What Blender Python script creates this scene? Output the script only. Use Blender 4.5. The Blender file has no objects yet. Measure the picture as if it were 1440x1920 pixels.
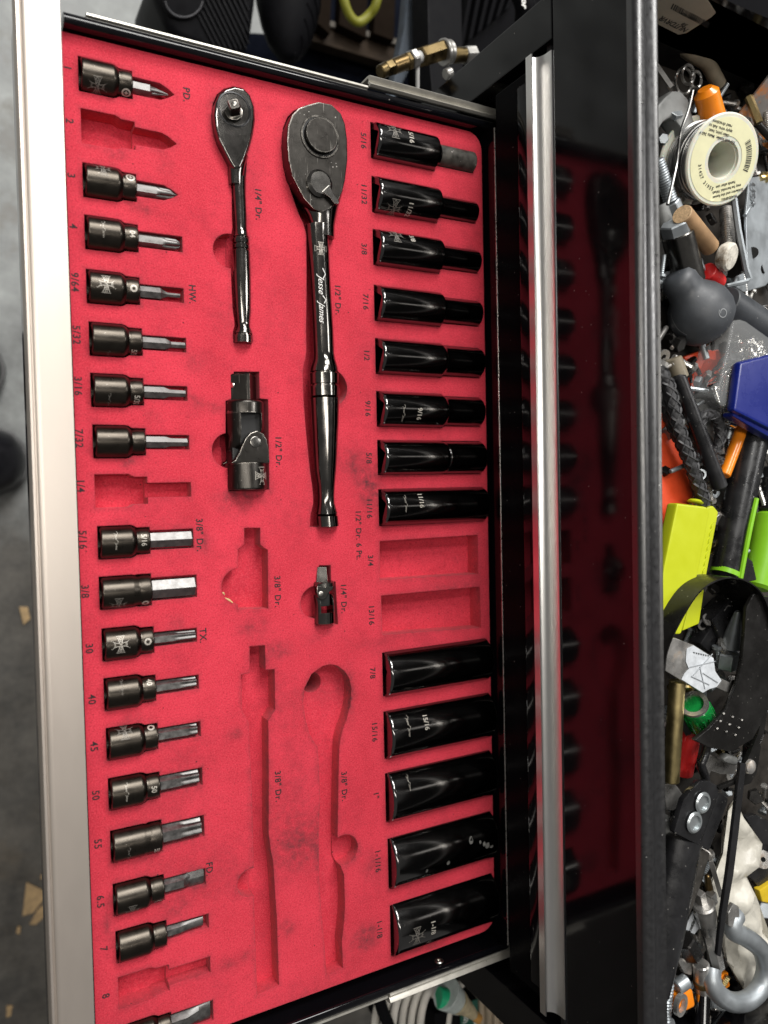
import bpy, bmesh, math, random
from mathutils import Vector, Matrix, noise
from mathutils.geometry import delaunay_2d_cdt
rnd = random.Random(7)
scene = bpy.context.scene
C = scene.collection
MM = .001
rad = math.radians

# ------------------------------------------------------------------ camera, world, lamps, exposure
FPX, CX, CY, HC = 1440., 720., 960., 420.          # focal length and centre in photo pixels, camera height over the foam in mm
TH, RO, YA = .49885691, -.0216092, -.03218861
RC = Matrix.Rotation(-TH, 3, 'Y') @ Matrix.Rotation(YA, 3, 'X') @ Matrix.Rotation(RO, 3, 'Z')
cd = bpy.data.cameras.new('camera'); cam = bpy.data.objects.new('camera', cd); C.objects.link(cam)
cam.matrix_world = Matrix.Translation((0, 0, HC * MM)) @ RC.to_4x4()
cd.sensor_fit = 'HORIZONTAL'; cd.sensor_width = 36; cd.lens = 36 * FPX / 1440
cd.clip_start = .01; cd.clip_end = 30
cd.dof.use_dof = True; cd.dof.focus_distance = .455; cd.dof.aperture_fstop = 8.5
scene.camera = cam
world = bpy.data.worlds.new('World'); scene.world = world; world.use_nodes = True
bg = world.node_tree.nodes['Background']; bg.inputs[0].default_value = (1, .97, .94, 1); bg.inputs[1].default_value = .15
def lamp(name, loc, target, sx, sy, power, col=(1, 1, 1)):
    l = bpy.data.lights.new(name, 'AREA'); l.shape = 'RECTANGLE'; l.size = sx; l.size_y = sy; l.energy = power; l.color = col
    o = bpy.data.objects.new(name, l); C.objects.link(o); o.location = loc
    d = Vector(target) - Vector(loc); o.rotation_euler = d.to_track_quat('-Z', 'Y').to_euler()
    return o
lamp('area_lamp', (.05, 1.32, 2.1), (.1, 1.1, 0), 1.2, .36, 27, (1, .98, .95))
lamp('area_lamp', (.6, 2.5, 2.1), (.4, 1.2, 0), 1.6, 1.0, 104, (1, .98, .95))
lamp('area_lamp', (2.05, .68, 2.1), (1.5, .5, 0), .3, 1.3, 22, (1, .98, .96))  # added for streaks on the ratchet handles, no lamp known there
lamp('area_lamp', (-.8, .2, 2.1), (-.6, .15, 0), .22, 2.2, 21, (1, .95, .88))
scene.render.engine = 'CYCLES'
scene.cycles.use_denoising = True
scene.cycles.max_bounces = 8
scene.view_settings.view_transform = 'Standard'; scene.view_settings.look = 'None'
scene.view_settings.exposure = 0; scene.view_settings.gamma = 1

def P(px, py, z=0.):
    """a point of the photograph carried onto the horizontal plane z (mm)"""
    d = RC @ Vector((px - CX, -(py - CY), -FPX)); t = (z - HC) / d.z
    return Vector((0, 0, HC)) + d * t
def PX(px, py, X):
    """... onto the upright plane at depth X (mm)"""
    d = RC @ Vector((px - CX, -(py - CY), -FPX)); return Vector((0, 0, HC)) + d * (X / d.x)
def PYP(px, py, Y):
    d = RC @ Vector((px - CX, -(py - CY), -FPX)); return Vector((0, 0, HC)) + d * (Y / d.y)

# ------------------------------------------------------------------ materials
MATS = {}
def mat(name, col, rough=.4, metal=0., var=.12, vs=90., bump=0., bs=700., rvar=.12, coat=0., dust=0., dcol=(.55, .52, .48), spec=.5, trans=0., sc=0., ior=1.5, alpha=1., sss=0., edge=0., ecol=(.6, .56, .5), scratch=0., rust_bounce=0., rcol=(.23, .1, .04), sscale=(1, 1, 1)):
    m = bpy.data.materials.new(name); m.use_nodes = True; nt = m.node_tree; N = nt.nodes; L = nt.links
    b = N['Principled BSDF']
    tc = N.new('ShaderNodeTexCoord'); mp = N.new('ShaderNodeMapping'); mp.inputs['Scale'].default_value = sscale
    L.new(tc.outputs['Object'], mp.inputs[0]); co = mp.outputs[0]
    n1 = N.new('ShaderNodeTexNoise'); n1.inputs['Scale'].default_value = vs; n1.inputs['Detail'].default_value = 5; n1.inputs['Roughness'].default_value = .65
    L.new(co, n1.inputs['Vector'])
    mx = N.new('ShaderNodeMix'); mx.data_type = 'RGBA'
    mx.inputs[6].default_value = tuple(c * (1 - var) for c in col) + (1,); mx.inputs[7].default_value = tuple(min(1, c * (1 + var)) for c in col) + (1,)
    rm = N.new('ShaderNodeMapRange'); rm.inputs[1].default_value = .3; rm.inputs[2].default_value = .7
    L.new(n1.outputs['Fac'], rm.inputs[0]); L.new(rm.outputs[0], mx.inputs[0]); cur = mx.outputs[2]
    rr = N.new('ShaderNodeMapRange'); rr.inputs[1].default_value = .3; rr.inputs[2].default_value = .7
    rr.inputs[3].default_value = max(.02, rough - rvar * rough * 2); rr.inputs[4].default_value = min(1, rough + rvar * rough * 2)
    L.new(n1.outputs['Fac'], rr.inputs[0]); L.new(rr.outputs[0], b.inputs['Roughness'])
    b.inputs['Metallic'].default_value = metal
    if rust_bounce:
        n3 = N.new('ShaderNodeTexNoise'); n3.inputs['Scale'].default_value = 35; n3.inputs['Detail'].default_value = 8; n3.inputs['Roughness'].default_value = .7
        L.new(co, n3.inputs['Vector'])
        r3 = N.new('ShaderNodeMapRange'); r3.inputs[1].default_value = .62 - rust_bounce * .3; r3.inputs[2].default_value = .74 - rust_bounce * .3
        L.new(n3.outputs['Fac'], r3.inputs[0]); m3 = N.new('ShaderNodeMix'); m3.data_type = 'RGBA'
        L.new(r3.outputs[0], m3.inputs[0]); L.new(cur, m3.inputs[6]); m3.inputs[7].default_value = rcol + (1,); cur = m3.outputs[2]
        inv = N.new('ShaderNodeMath'); inv.operation = 'SUBTRACT'; inv.inputs[0].default_value = 1; L.new(r3.outputs[0], inv.inputs[1])
        mu = N.new('ShaderNodeMath'); mu.operation = 'MULTIPLY'; L.new(inv.outputs[0], mu.inputs[0]); mu.inputs[1].default_value = metal; L.new(mu.outputs[0], b.inputs['Metallic'])
    if dust:   # specks of lint and grit lying on the part
        v = N.new('ShaderNodeTexVoronoi'); v.inputs['Scale'].default_value = 420; L.new(co, v.inputs['Vector'])
        sp = N.new('ShaderNodeSeparateColor'); L.new(v.outputs['Color'], sp.inputs[0])
        th = N.new('ShaderNodeMath'); th.operation = 'MULTIPLY'; L.new(sp.outputs[0], th.inputs[0]); th.inputs[1].default_value = .17
        lt = N.new('ShaderNodeMath'); lt.operation = 'LESS_THAN'; L.new(v.outputs['Distance'], lt.inputs[0]); L.new(th.outputs[0], lt.inputs[1])
        g = N.new('ShaderNodeMath'); g.operation = 'GREATER_THAN'; L.new(sp.outputs[1], g.inputs[0]); g.inputs[1].default_value = 1 - dust
        mm_ = N.new('ShaderNodeMath'); mm_.operation = 'MULTIPLY'; L.new(lt.outputs[0], mm_.inputs[0]); L.new(g.outputs[0], mm_.inputs[1])
        n4 = N.new('ShaderNodeMath'); n4.operation = 'MULTIPLY'; L.new(mm_.outputs[0], n4.inputs[0]); L.new(sp.outputs[2], n4.inputs[1])
        m4 = N.new('ShaderNodeMix'); m4.data_type = 'RGBA'; L.new(n4.outputs[0], m4.inputs[0]); L.new(cur, m4.inputs[6]); m4.inputs[7].default_value = dcol + (1,); cur = m4.outputs[2]
    if edge:   # paint and blacking rubbed off the edges
        bv = N.new('ShaderNodeBevel'); bv.samples = 4; bv.inputs['Radius'].default_value = .0007
        ge = N.new('ShaderNodeNewGeometry'); dt = N.new('ShaderNodeVectorMath'); dt.operation = 'DOT_PRODUCT'; L.new(bv.outputs[0], dt.inputs[0]); L.new(ge.outputs['Normal'], dt.inputs[1])
        r5 = N.new('ShaderNodeMapRange'); r5.inputs[1].default_value = .985; r5.inputs[2].default_value = .88; r5.inputs[3].default_value = 0; r5.inputs[4].default_value = edge; L.new(dt.outputs['Value'], r5.inputs[0])
        n5 = N.new('ShaderNodeTexNoise'); n5.inputs['Scale'].default_value = 260; n5.inputs['Detail'].default_value = 4; L.new(co, n5.inputs['Vector'])
        r6 = N.new('ShaderNodeMapRange'); r6.inputs[1].default_value = .4; r6.inputs[2].default_value = .58; L.new(n5.outputs['Fac'], r6.inputs[0])
        m6 = N.new('ShaderNodeMath'); m6.operation = 'MULTIPLY'; L.new(r5.outputs[0], m6.inputs[0]); L.new(r6.outputs[0], m6.inputs[1])
        m5 = N.new('ShaderNodeMix'); m5.data_type = 'RGBA'; L.new(m6.outputs[0], m5.inputs[0]); L.new(cur, m5.inputs[6]); m5.inputs[7].default_value = ecol + (1,); cur = m5.outputs[2]
    if scratch:
        for q, rot in ((0, .5), (1, -.9), (2, 1.9)):
            mq = N.new('ShaderNodeMapping'); mq.inputs['Rotation'].default_value = (0, 0, rot); mq.inputs['Scale'].default_value = (1500, 55, 200); mq.inputs['Location'].default_value = (q * 7.3, q * 3.1, q); L.new(co, mq.inputs[0])
            nq = N.new('ShaderNodeTexNoise'); nq.inputs['Scale'].default_value = 1; nq.inputs['Detail'].default_value = 1; L.new(mq.outputs[0], nq.inputs['Vector'])
            rq = N.new('ShaderNodeMapRange'); rq.inputs[1].default_value = .735; rq.inputs[2].default_value = .78; rq.inputs[4].default_value = scratch; L.new(nq.outputs['Fac'], rq.inputs[0])
            mxq = N.new('ShaderNodeMix'); mxq.data_type = 'RGBA'; L.new(rq.outputs[0], mxq.inputs[0]); L.new(cur, mxq.inputs[6]); mxq.inputs[7].default_value = (.35, .33, .3, 1); cur = mxq.outputs[2]
    L.new(cur, b.inputs['Base Color'])
    b.inputs['Specular IOR Level'].default_value = spec
    b.inputs['IOR'].default_value = ior
    b.inputs['Coat Weight'].default_value = coat; b.inputs['Coat Roughness'].default_value = .04
    b.inputs['Transmission Weight'].default_value = trans; b.inputs['Alpha'].default_value = alpha
    if sss:
        b.inputs['Subsurface Weight'].default_value = sss; b.inputs['Subsurface Scale'].default_value = .004
    if bump or sc:
        bp = N.new('ShaderNodeBump'); bp.inputs['Strength'].default_value = max(bump, .02); bp.inputs['Distance'].default_value = .0004
        n2 = N.new('ShaderNodeTexNoise'); n2.inputs['Scale'].default_value = bs; n2.inputs['Detail'].default_value = 3
        L.new(co, n2.inputs['Vector']); L.new(n2.outputs['Fac'], bp.inputs['Height']); L.new(bp.outputs[0], b.inputs['Normal'])
    MATS[name] = m
    return m
black_chrome = mat('black_chrome', (.16, .152, .142), .13, 1, .12, 120, 0, 500, .12, dust=.2, edge=.35, scratch=.4)
socket_black = mat('socket_black', (.15, .147, .145), .13, 1, .06, 120, 0, 400, .06, dust=.28, edge=.25)
bit_black = mat('bit_black', (.055, .048, .04), .32, 1, .12, 150, .02, 700, .1, dust=.2, edge=.22)
worn_black = mat('worn_black', (.058, .054, .049), .3, 1, .1, 140, .05, 900, .06, dust=.3, edge=.9, scratch=.7)
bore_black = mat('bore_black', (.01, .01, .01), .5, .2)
bit_steel = mat('bit_steel', (.2, .195, .19), .46, 1, .2, 300, .06, 900)
edge_steel = mat('edge_steel', (.55, .52, .48), .3, 1, .3, 400)
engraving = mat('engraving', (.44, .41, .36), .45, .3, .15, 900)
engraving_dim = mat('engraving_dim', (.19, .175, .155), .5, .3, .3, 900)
print_ink = mat('print_ink', (.03, .012, .014), .85, 0, .5, 1500)
chest_black = mat('chest_black', (.003, .003, .004), .09, 0, .2, 30, 0, 400, .2, spec=.34, dust=.05, dcol=(.2, .19, .18))
rim_black = mat('rim_black', (.005, .005, .006), .34, 0, .3, 300, .04, 900, .12, spec=1., ior=1.6, dust=.1, dcol=(.3, .29, .28))
chest_satin = mat('chest_satin', (.008, .008, .009), .3, 0, .2, 60, .03, 600, .2, spec=.3, dust=.2, dcol=(.25, .24, .23))
aluminium = mat('aluminium', (.57, .51, .455), .42, .85, .012, 40, .03, 700, .015, sscale=(3, 1, 3))
aluminium_fin = mat('aluminium_fin', (.78, .77, .75), .3, 1, .008, 60, rvar=.01)
zinc_slide = mat('zinc_slide', (.5, .48, .43), .35, .55, .2, 40, .04, 300, .2)
face_black = mat('face_black', (.003, .003, .0035), .25, 0, .2, 30, spec=.02, dust=.05, dcol=(.2, .19, .18))
black_inside = mat('black_inside', (.007, .007, .008), .5)

# foam: closed-cell red sheet with printed sizes, soiled by greasy hands
def foam_material():
    m = bpy.data.materials.new('red_foam'); m.use_nodes = True; nt = m.node_tree; N = nt.nodes; L = nt.links
    b = N['Principled BSDF']; tc = N.new('ShaderNodeTexCoord')
    def ns(s, d=4, r=.6):
        n = N.new('ShaderNodeTexNoise'); n.inputs['Scale'].default_value = s; n.inputs['Detail'].default_value = d; n.inputs['Roughness'].default_value = r
        L.new(tc.outputs['Object'], n.inputs['Vector']); return n.outputs['Fac']
    def mr(x, a, b_, c, d):
        n = N.new('ShaderNodeMapRange'); n.inputs[1].default_value = a; n.inputs[2].default_value = b_; n.inputs[3].default_value = c; n.inputs[4].default_value = d
        L.new(x, n.inputs[0]); return n.outputs[0]
    def mixc(f, a, c):
        n = N.new('ShaderNodeMix'); n.data_type = 'RGBA'
        for i, v in ((0, f), (6, a), (7, c)):
            if hasattr(v, 'is_linked'): L.new(v, n.inputs[i])
            else: n.inputs[i].default_value = v
        return n.outputs[2]
    def mth(op, a, c):
        n = N.new('ShaderNodeMath'); n.operation = op; n.use_clamp = True
        for i, v in ((0, a), (1, c)):
            if hasattr(v, 'is_linked'): L.new(v, n.inputs[i])
            else: n.inputs[i].default_value = v
        return n.outputs[0]
    base = mixc(mr(ns(22, 7, .7), .35, .65, 0, 1), (.47, .02, .04, 1), (.6, .032, .06, 1))
    base = mixc(mr(ns(1350, 3, .7), .45, .72, 0, .75), base, (.7, .075, .1, 1))
    base = mixc(mr(ns(1000, 3, .7), .52, .68, 0, .7), base, (.3, .012, .024, 1))
    at = N.new('ShaderNodeAttribute'); at.attribute_name = 'dirt'
    d = mth('MULTIPLY', at.outputs['Fac'], mr(ns(170, 6, .72), .36, .66, .15, 1.5))
    base = mixc(mth('MULTIPLY', d, .9), base, (.055, .022, .026, 1))
    d2 = mr(ns(38, 9, .8), .5, .76, 0, .5)
    base = mixc(d2, base, (.2, .014, .026, 1))
    # pin-prick specks of dark grit
    v = N.new('ShaderNodeTexVoronoi'); v.inputs['Scale'].default_value = 130; L.new(tc.outputs['Object'], v.inputs['Vector'])
    sp = N.new('ShaderNodeSeparateColor'); L.new(v.outputs['Color'], sp.inputs[0])
    n = N.new('ShaderNodeMath'); n.operation = 'LESS_THAN'; L.new(v.outputs['Distance'], n.inputs[0]); L.new(mth('MULTIPLY', sp.outputs[0], .065), n.inputs[1])
    base = mixc(mth('MULTIPLY', n.outputs[0], .75), base, (.04, .012, .014, 1))
    L.new(base, b.inputs['Base Color']); b.inputs['Roughness'].default_value = .88
    b.inputs['Sheen Weight'].default_value = .08; b.inputs['Specular IOR Level'].default_value = .25
    bv = N.new('ShaderNodeBevel'); bv.samples = 4; bv.inputs['Radius'].default_value = .0009
    bp = N.new('ShaderNodeBump'); bp.inputs['Strength'].default_value = .5; bp.inputs['Distance'].default_value = .0003
    L.new(mth('ADD', ns(2200, 2), mth('MULTIPLY', ns(700, 2), .8)), bp.inputs['Height']); L.new(bv.outputs[0], bp.inputs['Normal']); L.new(bp.outputs[0], b.inputs['Normal'])
    return m
red_foam = foam_material()

# ------------------------------------------------------------------ mesh helpers (all in mm)
def chain_loc(o):
    v = Vector((0, 0, 0))
    while o is not None: v += o.location; o = o.parent
    return v
def thing(name, label, cat, loc=(0, 0, 0), group=None):
    o = bpy.data.objects.new(name, None); C.objects.link(o); o.location = Vector(loc) * MM; o.empty_display_size = .01
    o['label'] = label; o['category'] = cat
    if group: o['group'] = group
    return o
def part(name, bm, m, parent=None, sm=38, label=None, origin=None, wn=True):
    me = bpy.data.meshes.new(name)
    bmesh.ops.recalc_face_normals(bm, faces=bm.faces)
    o = bpy.data.objects.new(name, me)
    if origin is not None: o.location = Vector(origin) * MM
    off = chain_loc(parent) + o.location
    for v in bm.verts: v.co = v.co * MM - off
    bm.to_mesh(me); bm.free()
    me.shade_smooth(); me.set_sharp_from_angle(angle=rad(sm))
    me.materials.append(m)
    C.objects.link(o)
    if wn:
        w = o.modifiers.new('weighted_normals', 'WEIGHTED_NORMAL'); w.keep_sharp = True; w.weight = 80
    if parent is not None: o.parent = parent
    if label: o['label'] = label
    return o
def solo(name, bm, m, label, cat, group=None, sm=38):
    c = sum((v.co for v in bm.verts), Vector()) / max(1, len(bm.verts)); c.z = min(v.co.z for v in bm.verts)
    o = part(name, bm, m, None, sm, label, origin=c); o['category'] = cat
    if group: o['group'] = group
    return o
def struct(name, bm, m, kind='structure'):
    o = part(name, bm, m); o['kind'] = kind; return o
def sf(shape, a):
    if shape == 'o': return 1.
    if shape == 'hex' or shape == 'sq' or shape == 'oct':
        n = {'hex': 6, 'sq': 4, 'oct': 8}[shape]; s = 2 * math.pi / n; return math.cos(s / 2) / math.cos((a % s) - s / 2)
    if shape == 'torx': return .87 + .13 * math.cos(6 * a)
    if shape == 'ph': return .5 + .5 * abs(math.cos(2 * a)) ** .7
    return 1.
def frame(d):
    d = Vector(d).normalized(); u = Vector((0, 0, 1)) if abs(d.z) < .9 else Vector((1, 0, 0))
    s = u.cross(d).normalized(); return s, d.cross(s)
def loft(rings, n=40, origin=(0, 0, 0), axis=(1, 0, 0), bm=None, cap0=True, cap1=True, roll=0.):
    """rings: (t, ry, rz, shape[, oy, oz]) along axis"""
    bm = bm or bmesh.new(); axis = Vector(axis).normalized(); s, u = frame(axis); O = Vector(origin); prev = None
    for k, rg in enumerate(rings):
        t, ry, rz, sh = rg[:4]; oy, oz = (rg[4], rg[5]) if len(rg) > 4 else (0, 0)
        vs = []
        for i in range(n):
            a = 2 * math.pi * i / n; f = sf(sh, a + roll)
            vs.append(bm.verts.new(O + axis * t + s * (oy + ry * f * math.cos(a)) + u * (oz + rz * f * math.sin(a))))
        if prev:
            for i in range(n): bm.faces.new((prev[i], prev[(i + 1) % n], vs[(i + 1) % n], vs[i]))
        elif cap0: bm.faces.new(vs[::-1])
        prev = vs
    if cap1: bm.faces.new(prev)
    return bm
def lathe(rs, **k): return loft([(t, r, r, 'o') for t, r in rs], **k)
def tube(pts, r, n=10, bm=None, closed=False):
    bm = bm or bmesh.new(); pts = [Vector(p) for p in pts]; m = len(pts); rings = []
    s = None
    for i, p in enumerate(pts):
        d = (pts[(i + 1) % m] - pts[i - 1]) if closed else (pts[min(i + 1, m - 1)] - pts[max(i - 1, 0)])
        d.normalize()
        if s is None: s, _ = frame(d)
        s = (s - d * s.dot(d)).normalized(); u = d.cross(s)
        rr = r[i] if isinstance(r, (list, tuple)) else r
        rings.append([bm.verts.new(p + (s * math.cos(2 * math.pi * j / n) + u * math.sin(2 * math.pi * j / n)) * rr) for j in range(n)])
    for i in range(m - 1 + (1 if closed else 0)):
        a, b = rings[i], rings[(i + 1) % m]
        for j in range(n): bm.faces.new((a[j], a[(j + 1) % n], b[(j + 1) % n], b[j]))
    if not closed: bm.faces.new(rings[0][::-1]); bm.faces.new(rings[-1])
    return bm
def smooth_path(pts, k=6):
    """Catmull-Rom through the points"""
    pts = [Vector(p) for p in pts]; out = []
    for i in range(len(pts) - 1):
        p0, p1, p2, p3 = pts[max(i - 1, 0)], pts[i], pts[i + 1], pts[min(i + 2, len(pts) - 1)]
        for j in range(k):
            t = j / k
            out.append(.5 * (2 * p1 + (p2 - p0) * t + (2 * p0 - 5 * p1 + 4 * p2 - p3) * t * t + (3 * p1 - p0 - 3 * p2 + p3) * t ** 3))
    return out + [pts[-1]]
def bevel(bm, w, seg=2, ang=30):
    es = [e for e in bm.edges if len(e.link_faces) == 2 and e.calc_face_angle(0) > rad(ang)]
    if es and w > 0: bmesh.ops.bevel(bm, geom=es, offset=w, segments=seg, affect='EDGES', profile=.5, clamp_overlap=True)
    return bm
def prism(poly, z0, z1, bw=0., bm=None, seg=2):
    """poly: 2-D or 3-D outline; 3-D points keep their own height and are thickened by z0..z1"""
    new = bmesh.new()
    def pt(p, z): return Vector((p[0], p[1], (p[2] if len(p) > 2 else 0) + z))
    lo = [new.verts.new(pt(p, z0)) for p in poly]; hi = [new.verts.new(pt(p, z1)) for p in poly]
    n = len(poly); new.faces.new(lo[::-1]); new.faces.new(hi)
    for i in range(n): new.faces.new((lo[i], lo[(i + 1) % n], hi[(i + 1) % n], hi[i]))
    bmesh.ops.recalc_face_normals(new, faces=new.faces)
    if bw: bevel(new, bw, seg, 40)
    return merge(bm, new)
def merge(bm, new):
    if bm is None: return new
    me = bpy.data.meshes.new('tmp'); new.to_mesh(me); new.free(); bm.from_mesh(me); bpy.data.meshes.remove(me); return bm
def box(x0, x1, y0, y1, z0, z1, bw=0., bm=None):
    return prism([(x0, y0), (x1, y0), (x1, y1), (x0, y1)], z0, z1, bw, bm)
def obox(c, d, L, w, h, bw=0., bm=None, up=None):
    """box centred at c, long axis d"""
    new = box(-L / 2, L / 2, -w / 2, w / 2, -h / 2, h / 2, bw)
    d = Vector(d).normalized(); u = Vector(up or (0, 0, 1)); s = u.cross(d).normalized(); u = d.cross(s)
    M = Matrix((d, s, u)).transposed().to_4x4(); M.translation = Vector(c)
    bmesh.ops.transform(new, matrix=M, verts=new.verts)
    return merge(bm, new)
def extrude_profile(pts, y0, y1, bm=None, cap=True):
    """closed XZ profile swept along Y"""
    new = bmesh.new(); a = [new.verts.new((p[0], y0, p[1])) for p in pts]; b = [new.verts.new((p[0], y1, p[1])) for p in pts]; n = len(pts)
    for i in range(n): new.faces.new((a[i], a[(i + 1) % n], b[(i + 1) % n], b[i]))
    if cap: new.faces.new(a); new.faces.new(b[::-1])
    return merge(bm, new)
def extrude_x(pts, x0, x1, bm=None):
    """closed YZ profile swept along X"""
    new = bmesh.new(); a = [new.verts.new((x0, p[0], p[1])) for p in pts]; b = [new.verts.new((x1, p[0], p[1])) for p in pts]; n = len(pts)
    for i in range(n): new.faces.new((a[i], a[(i + 1) % n], b[(i + 1) % n], b[i]))
    new.faces.new(a); new.faces.new(b[::-1])
    return merge(bm, new)
def ring(c, axis, ro, ri, h, n=32, bm=None, bw=.0):
    return loft([(0, ri, ri, 'o'), (0, ro - bw, ro - bw, 'o'), (bw, ro, ro, 'o'), (h - bw, ro, ro, 'o'), (h, ro - bw, ro - bw, 'o'), (h, ri, ri, 'o'), (0, ri, ri, 'o')], n=n, origin=c, axis=axis, bm=bm, cap0=False, cap1=False)
def arc(cx, cy, r, a0, a1, n=12, ry=None):
    ry = ry or r; return [(cx + r * math.cos(rad(a0 + (a1 - a0) * i / n)), cy + ry * math.sin(rad(a0 + (a1 - a0) * i / n))) for i in range(n + 1)]

# ------------------------------------------------------------------ lettering and marks
_TX = {}
def text2d(s, size, shear=0., sx=1., spacing=1., off=.02):
    """flat lettering as (verts, faces), centred, u along the line, v up"""
    if not s.strip(): return [], []
    key = (s, round(shear, 2), round(spacing, 2), off)
    if key not in _TX:
        cu = bpy.data.curves.new('lettering', 'FONT'); cu.body = s; cu.size = 1; cu.shear = shear; cu.resolution_u = 3; cu.offset = off; cu.space_character = spacing
        ob = bpy.data.objects.new('lettering', cu); C.objects.link(ob)
        bpy.context.view_layer.update()
        me = bpy.data.meshes.new_from_object(ob.evaluated_get(bpy.context.evaluated_depsgraph_get()))
        vs = [(v.co.x, v.co.y) for v in me.vertices]; fs = [tuple(p.vertices) for p in me.polygons]
        bpy.data.objects.remove(ob); bpy.data.curves.remove(cu); bpy.data.meshes.remove(me)
        ax = [v[0] for v in vs]; cx = (min(ax) + max(ax)) / 2; ay = [v[1] for v in vs]; cy = (max(ay) + min(0, min(ay)) * 0) / 2
        _TX[key] = ([(v[0] - cx, v[1] - cy) for v in vs], fs)
    vs, fs = _TX[key]
    return [(v[0] * size * sx, v[1] * size) for v in vs], fs
def join2d(*ms):
    V, F = [], []
    for vs, fs in ms:
        o = len(V); V += vs; F += [tuple(i + o for i in f) for f in fs]
    return V, F
def move2d(m, du, dv, rot=0.):
    c, s = math.cos(rot), math.sin(rot); return [(v[0] * c - v[1] * s + du, v[0] * s + v[1] * c + dv) for v in m[0]], m[1]
def stroke2d(pts, w, closed=False):
    V, F = [], []; n = len(pts)
    for i in range(n):
        a = pts[i - 1] if (i or closed) else pts[i]; b = pts[(i + 1) % n] if (i < n - 1 or closed) else pts[i]
        dx, dy = b[0] - a[0], b[1] - a[1]; l = math.hypot(dx, dy) or 1; nx, ny = -dy / l * w / 2, dx / l * w / 2
        V += [(pts[i][0] + nx, pts[i][1] + ny), (pts[i][0] - nx, pts[i][1] - ny)]
    for i in range(n if closed else n - 1):
        j = (i + 1) % n; F.append((2 * i, 2 * i + 1, 2 * j + 1, 2 * j))
    return V, F
def emblem2d(R):
    """flared cross in outline, lettered CHOPPERS across, with the small words above and below"""
    q = []
    base = [(.16, .17), (.2, .5), (.3, .75), (.5, 1.0), (0, .93)]
    arm = [(.17, .17), (.2, .45), (.3, .75), (.5, 1.), (-.5, 1.), (-.3, .75), (-.2, .45), (-.17, .17)]
    for k in range(4):
        a = -k * math.pi / 2; c, s = math.cos(a), math.sin(a)
        for x, y in arm[::-1][:]: q.append((x * c - y * s, x * s + y * c))
    pts = [(x * R, y * R) for x, y in q]
    m = stroke2d(pts, R * .07, True)
    m = join2d(m, text2d('CHOPPERS', R * .46, sx=.82), move2d(text2d('WEST', R * .3, sx=.8), 0, R * .62), move2d(text2d('COAST', R * .26, sx=.7), 0, -R * .62),
               stroke2d([(-R * .9, R * .3), (R * .9, R * .3)], R * .05), stroke2d([(-R * .9, -R * .3), (R * .9, -R * .3)], R * .05))
    return m
def signature2d(L):
    """a handwritten first and last name with long opening strokes"""
    a = text2d('Jesse', L * .17, .5, 1., 1., -.004); b = text2d('James', L * .17, .5, .95, 1., -.004)
    return join2d(move2d(a, -L * .22, 0), move2d(b, L * .3, 0), stroke2d([(-L * .52, L * .03), (-L * .42, L * .09), (-L * .33, L * .04)], L * .018), stroke2d([(-L * .01, L * .02), (L * .06, L * .09), (L * .13, L * .05)], L * .018))
def map_plane(m, x, y, z):
    return [Vector((x + v, y - u, z)) for u, v in m[0]], m[1]
def map_cyl_x(m, x, y0, z0, r, phi=0.):
    """wrapped on a cylinder along X: the line runs round it, tops of the letters towards +X"""
    return [Vector((x + v, y0 + r * math.sin(phi - u / r), z0 + r * math.cos(phi - u / r))) for u, v in m[0]], m[1]
def map_cyl_y(m, x0, y, z0, r, phi=0.):
    return [Vector((x0 + r * math.sin(phi + v / r), y - u, z0 + r * math.cos(phi + v / r))) for u, v in m[0]], m[1]
def mesh_bm(m, bm=None):
    bm = bm or bmesh.new(); vs = [bm.verts.new(v) for v in m[0]]
    for f in m[1]:
        try: bm.faces.new([vs[i] for i in f])
        except ValueError: pass
    return bm

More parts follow.
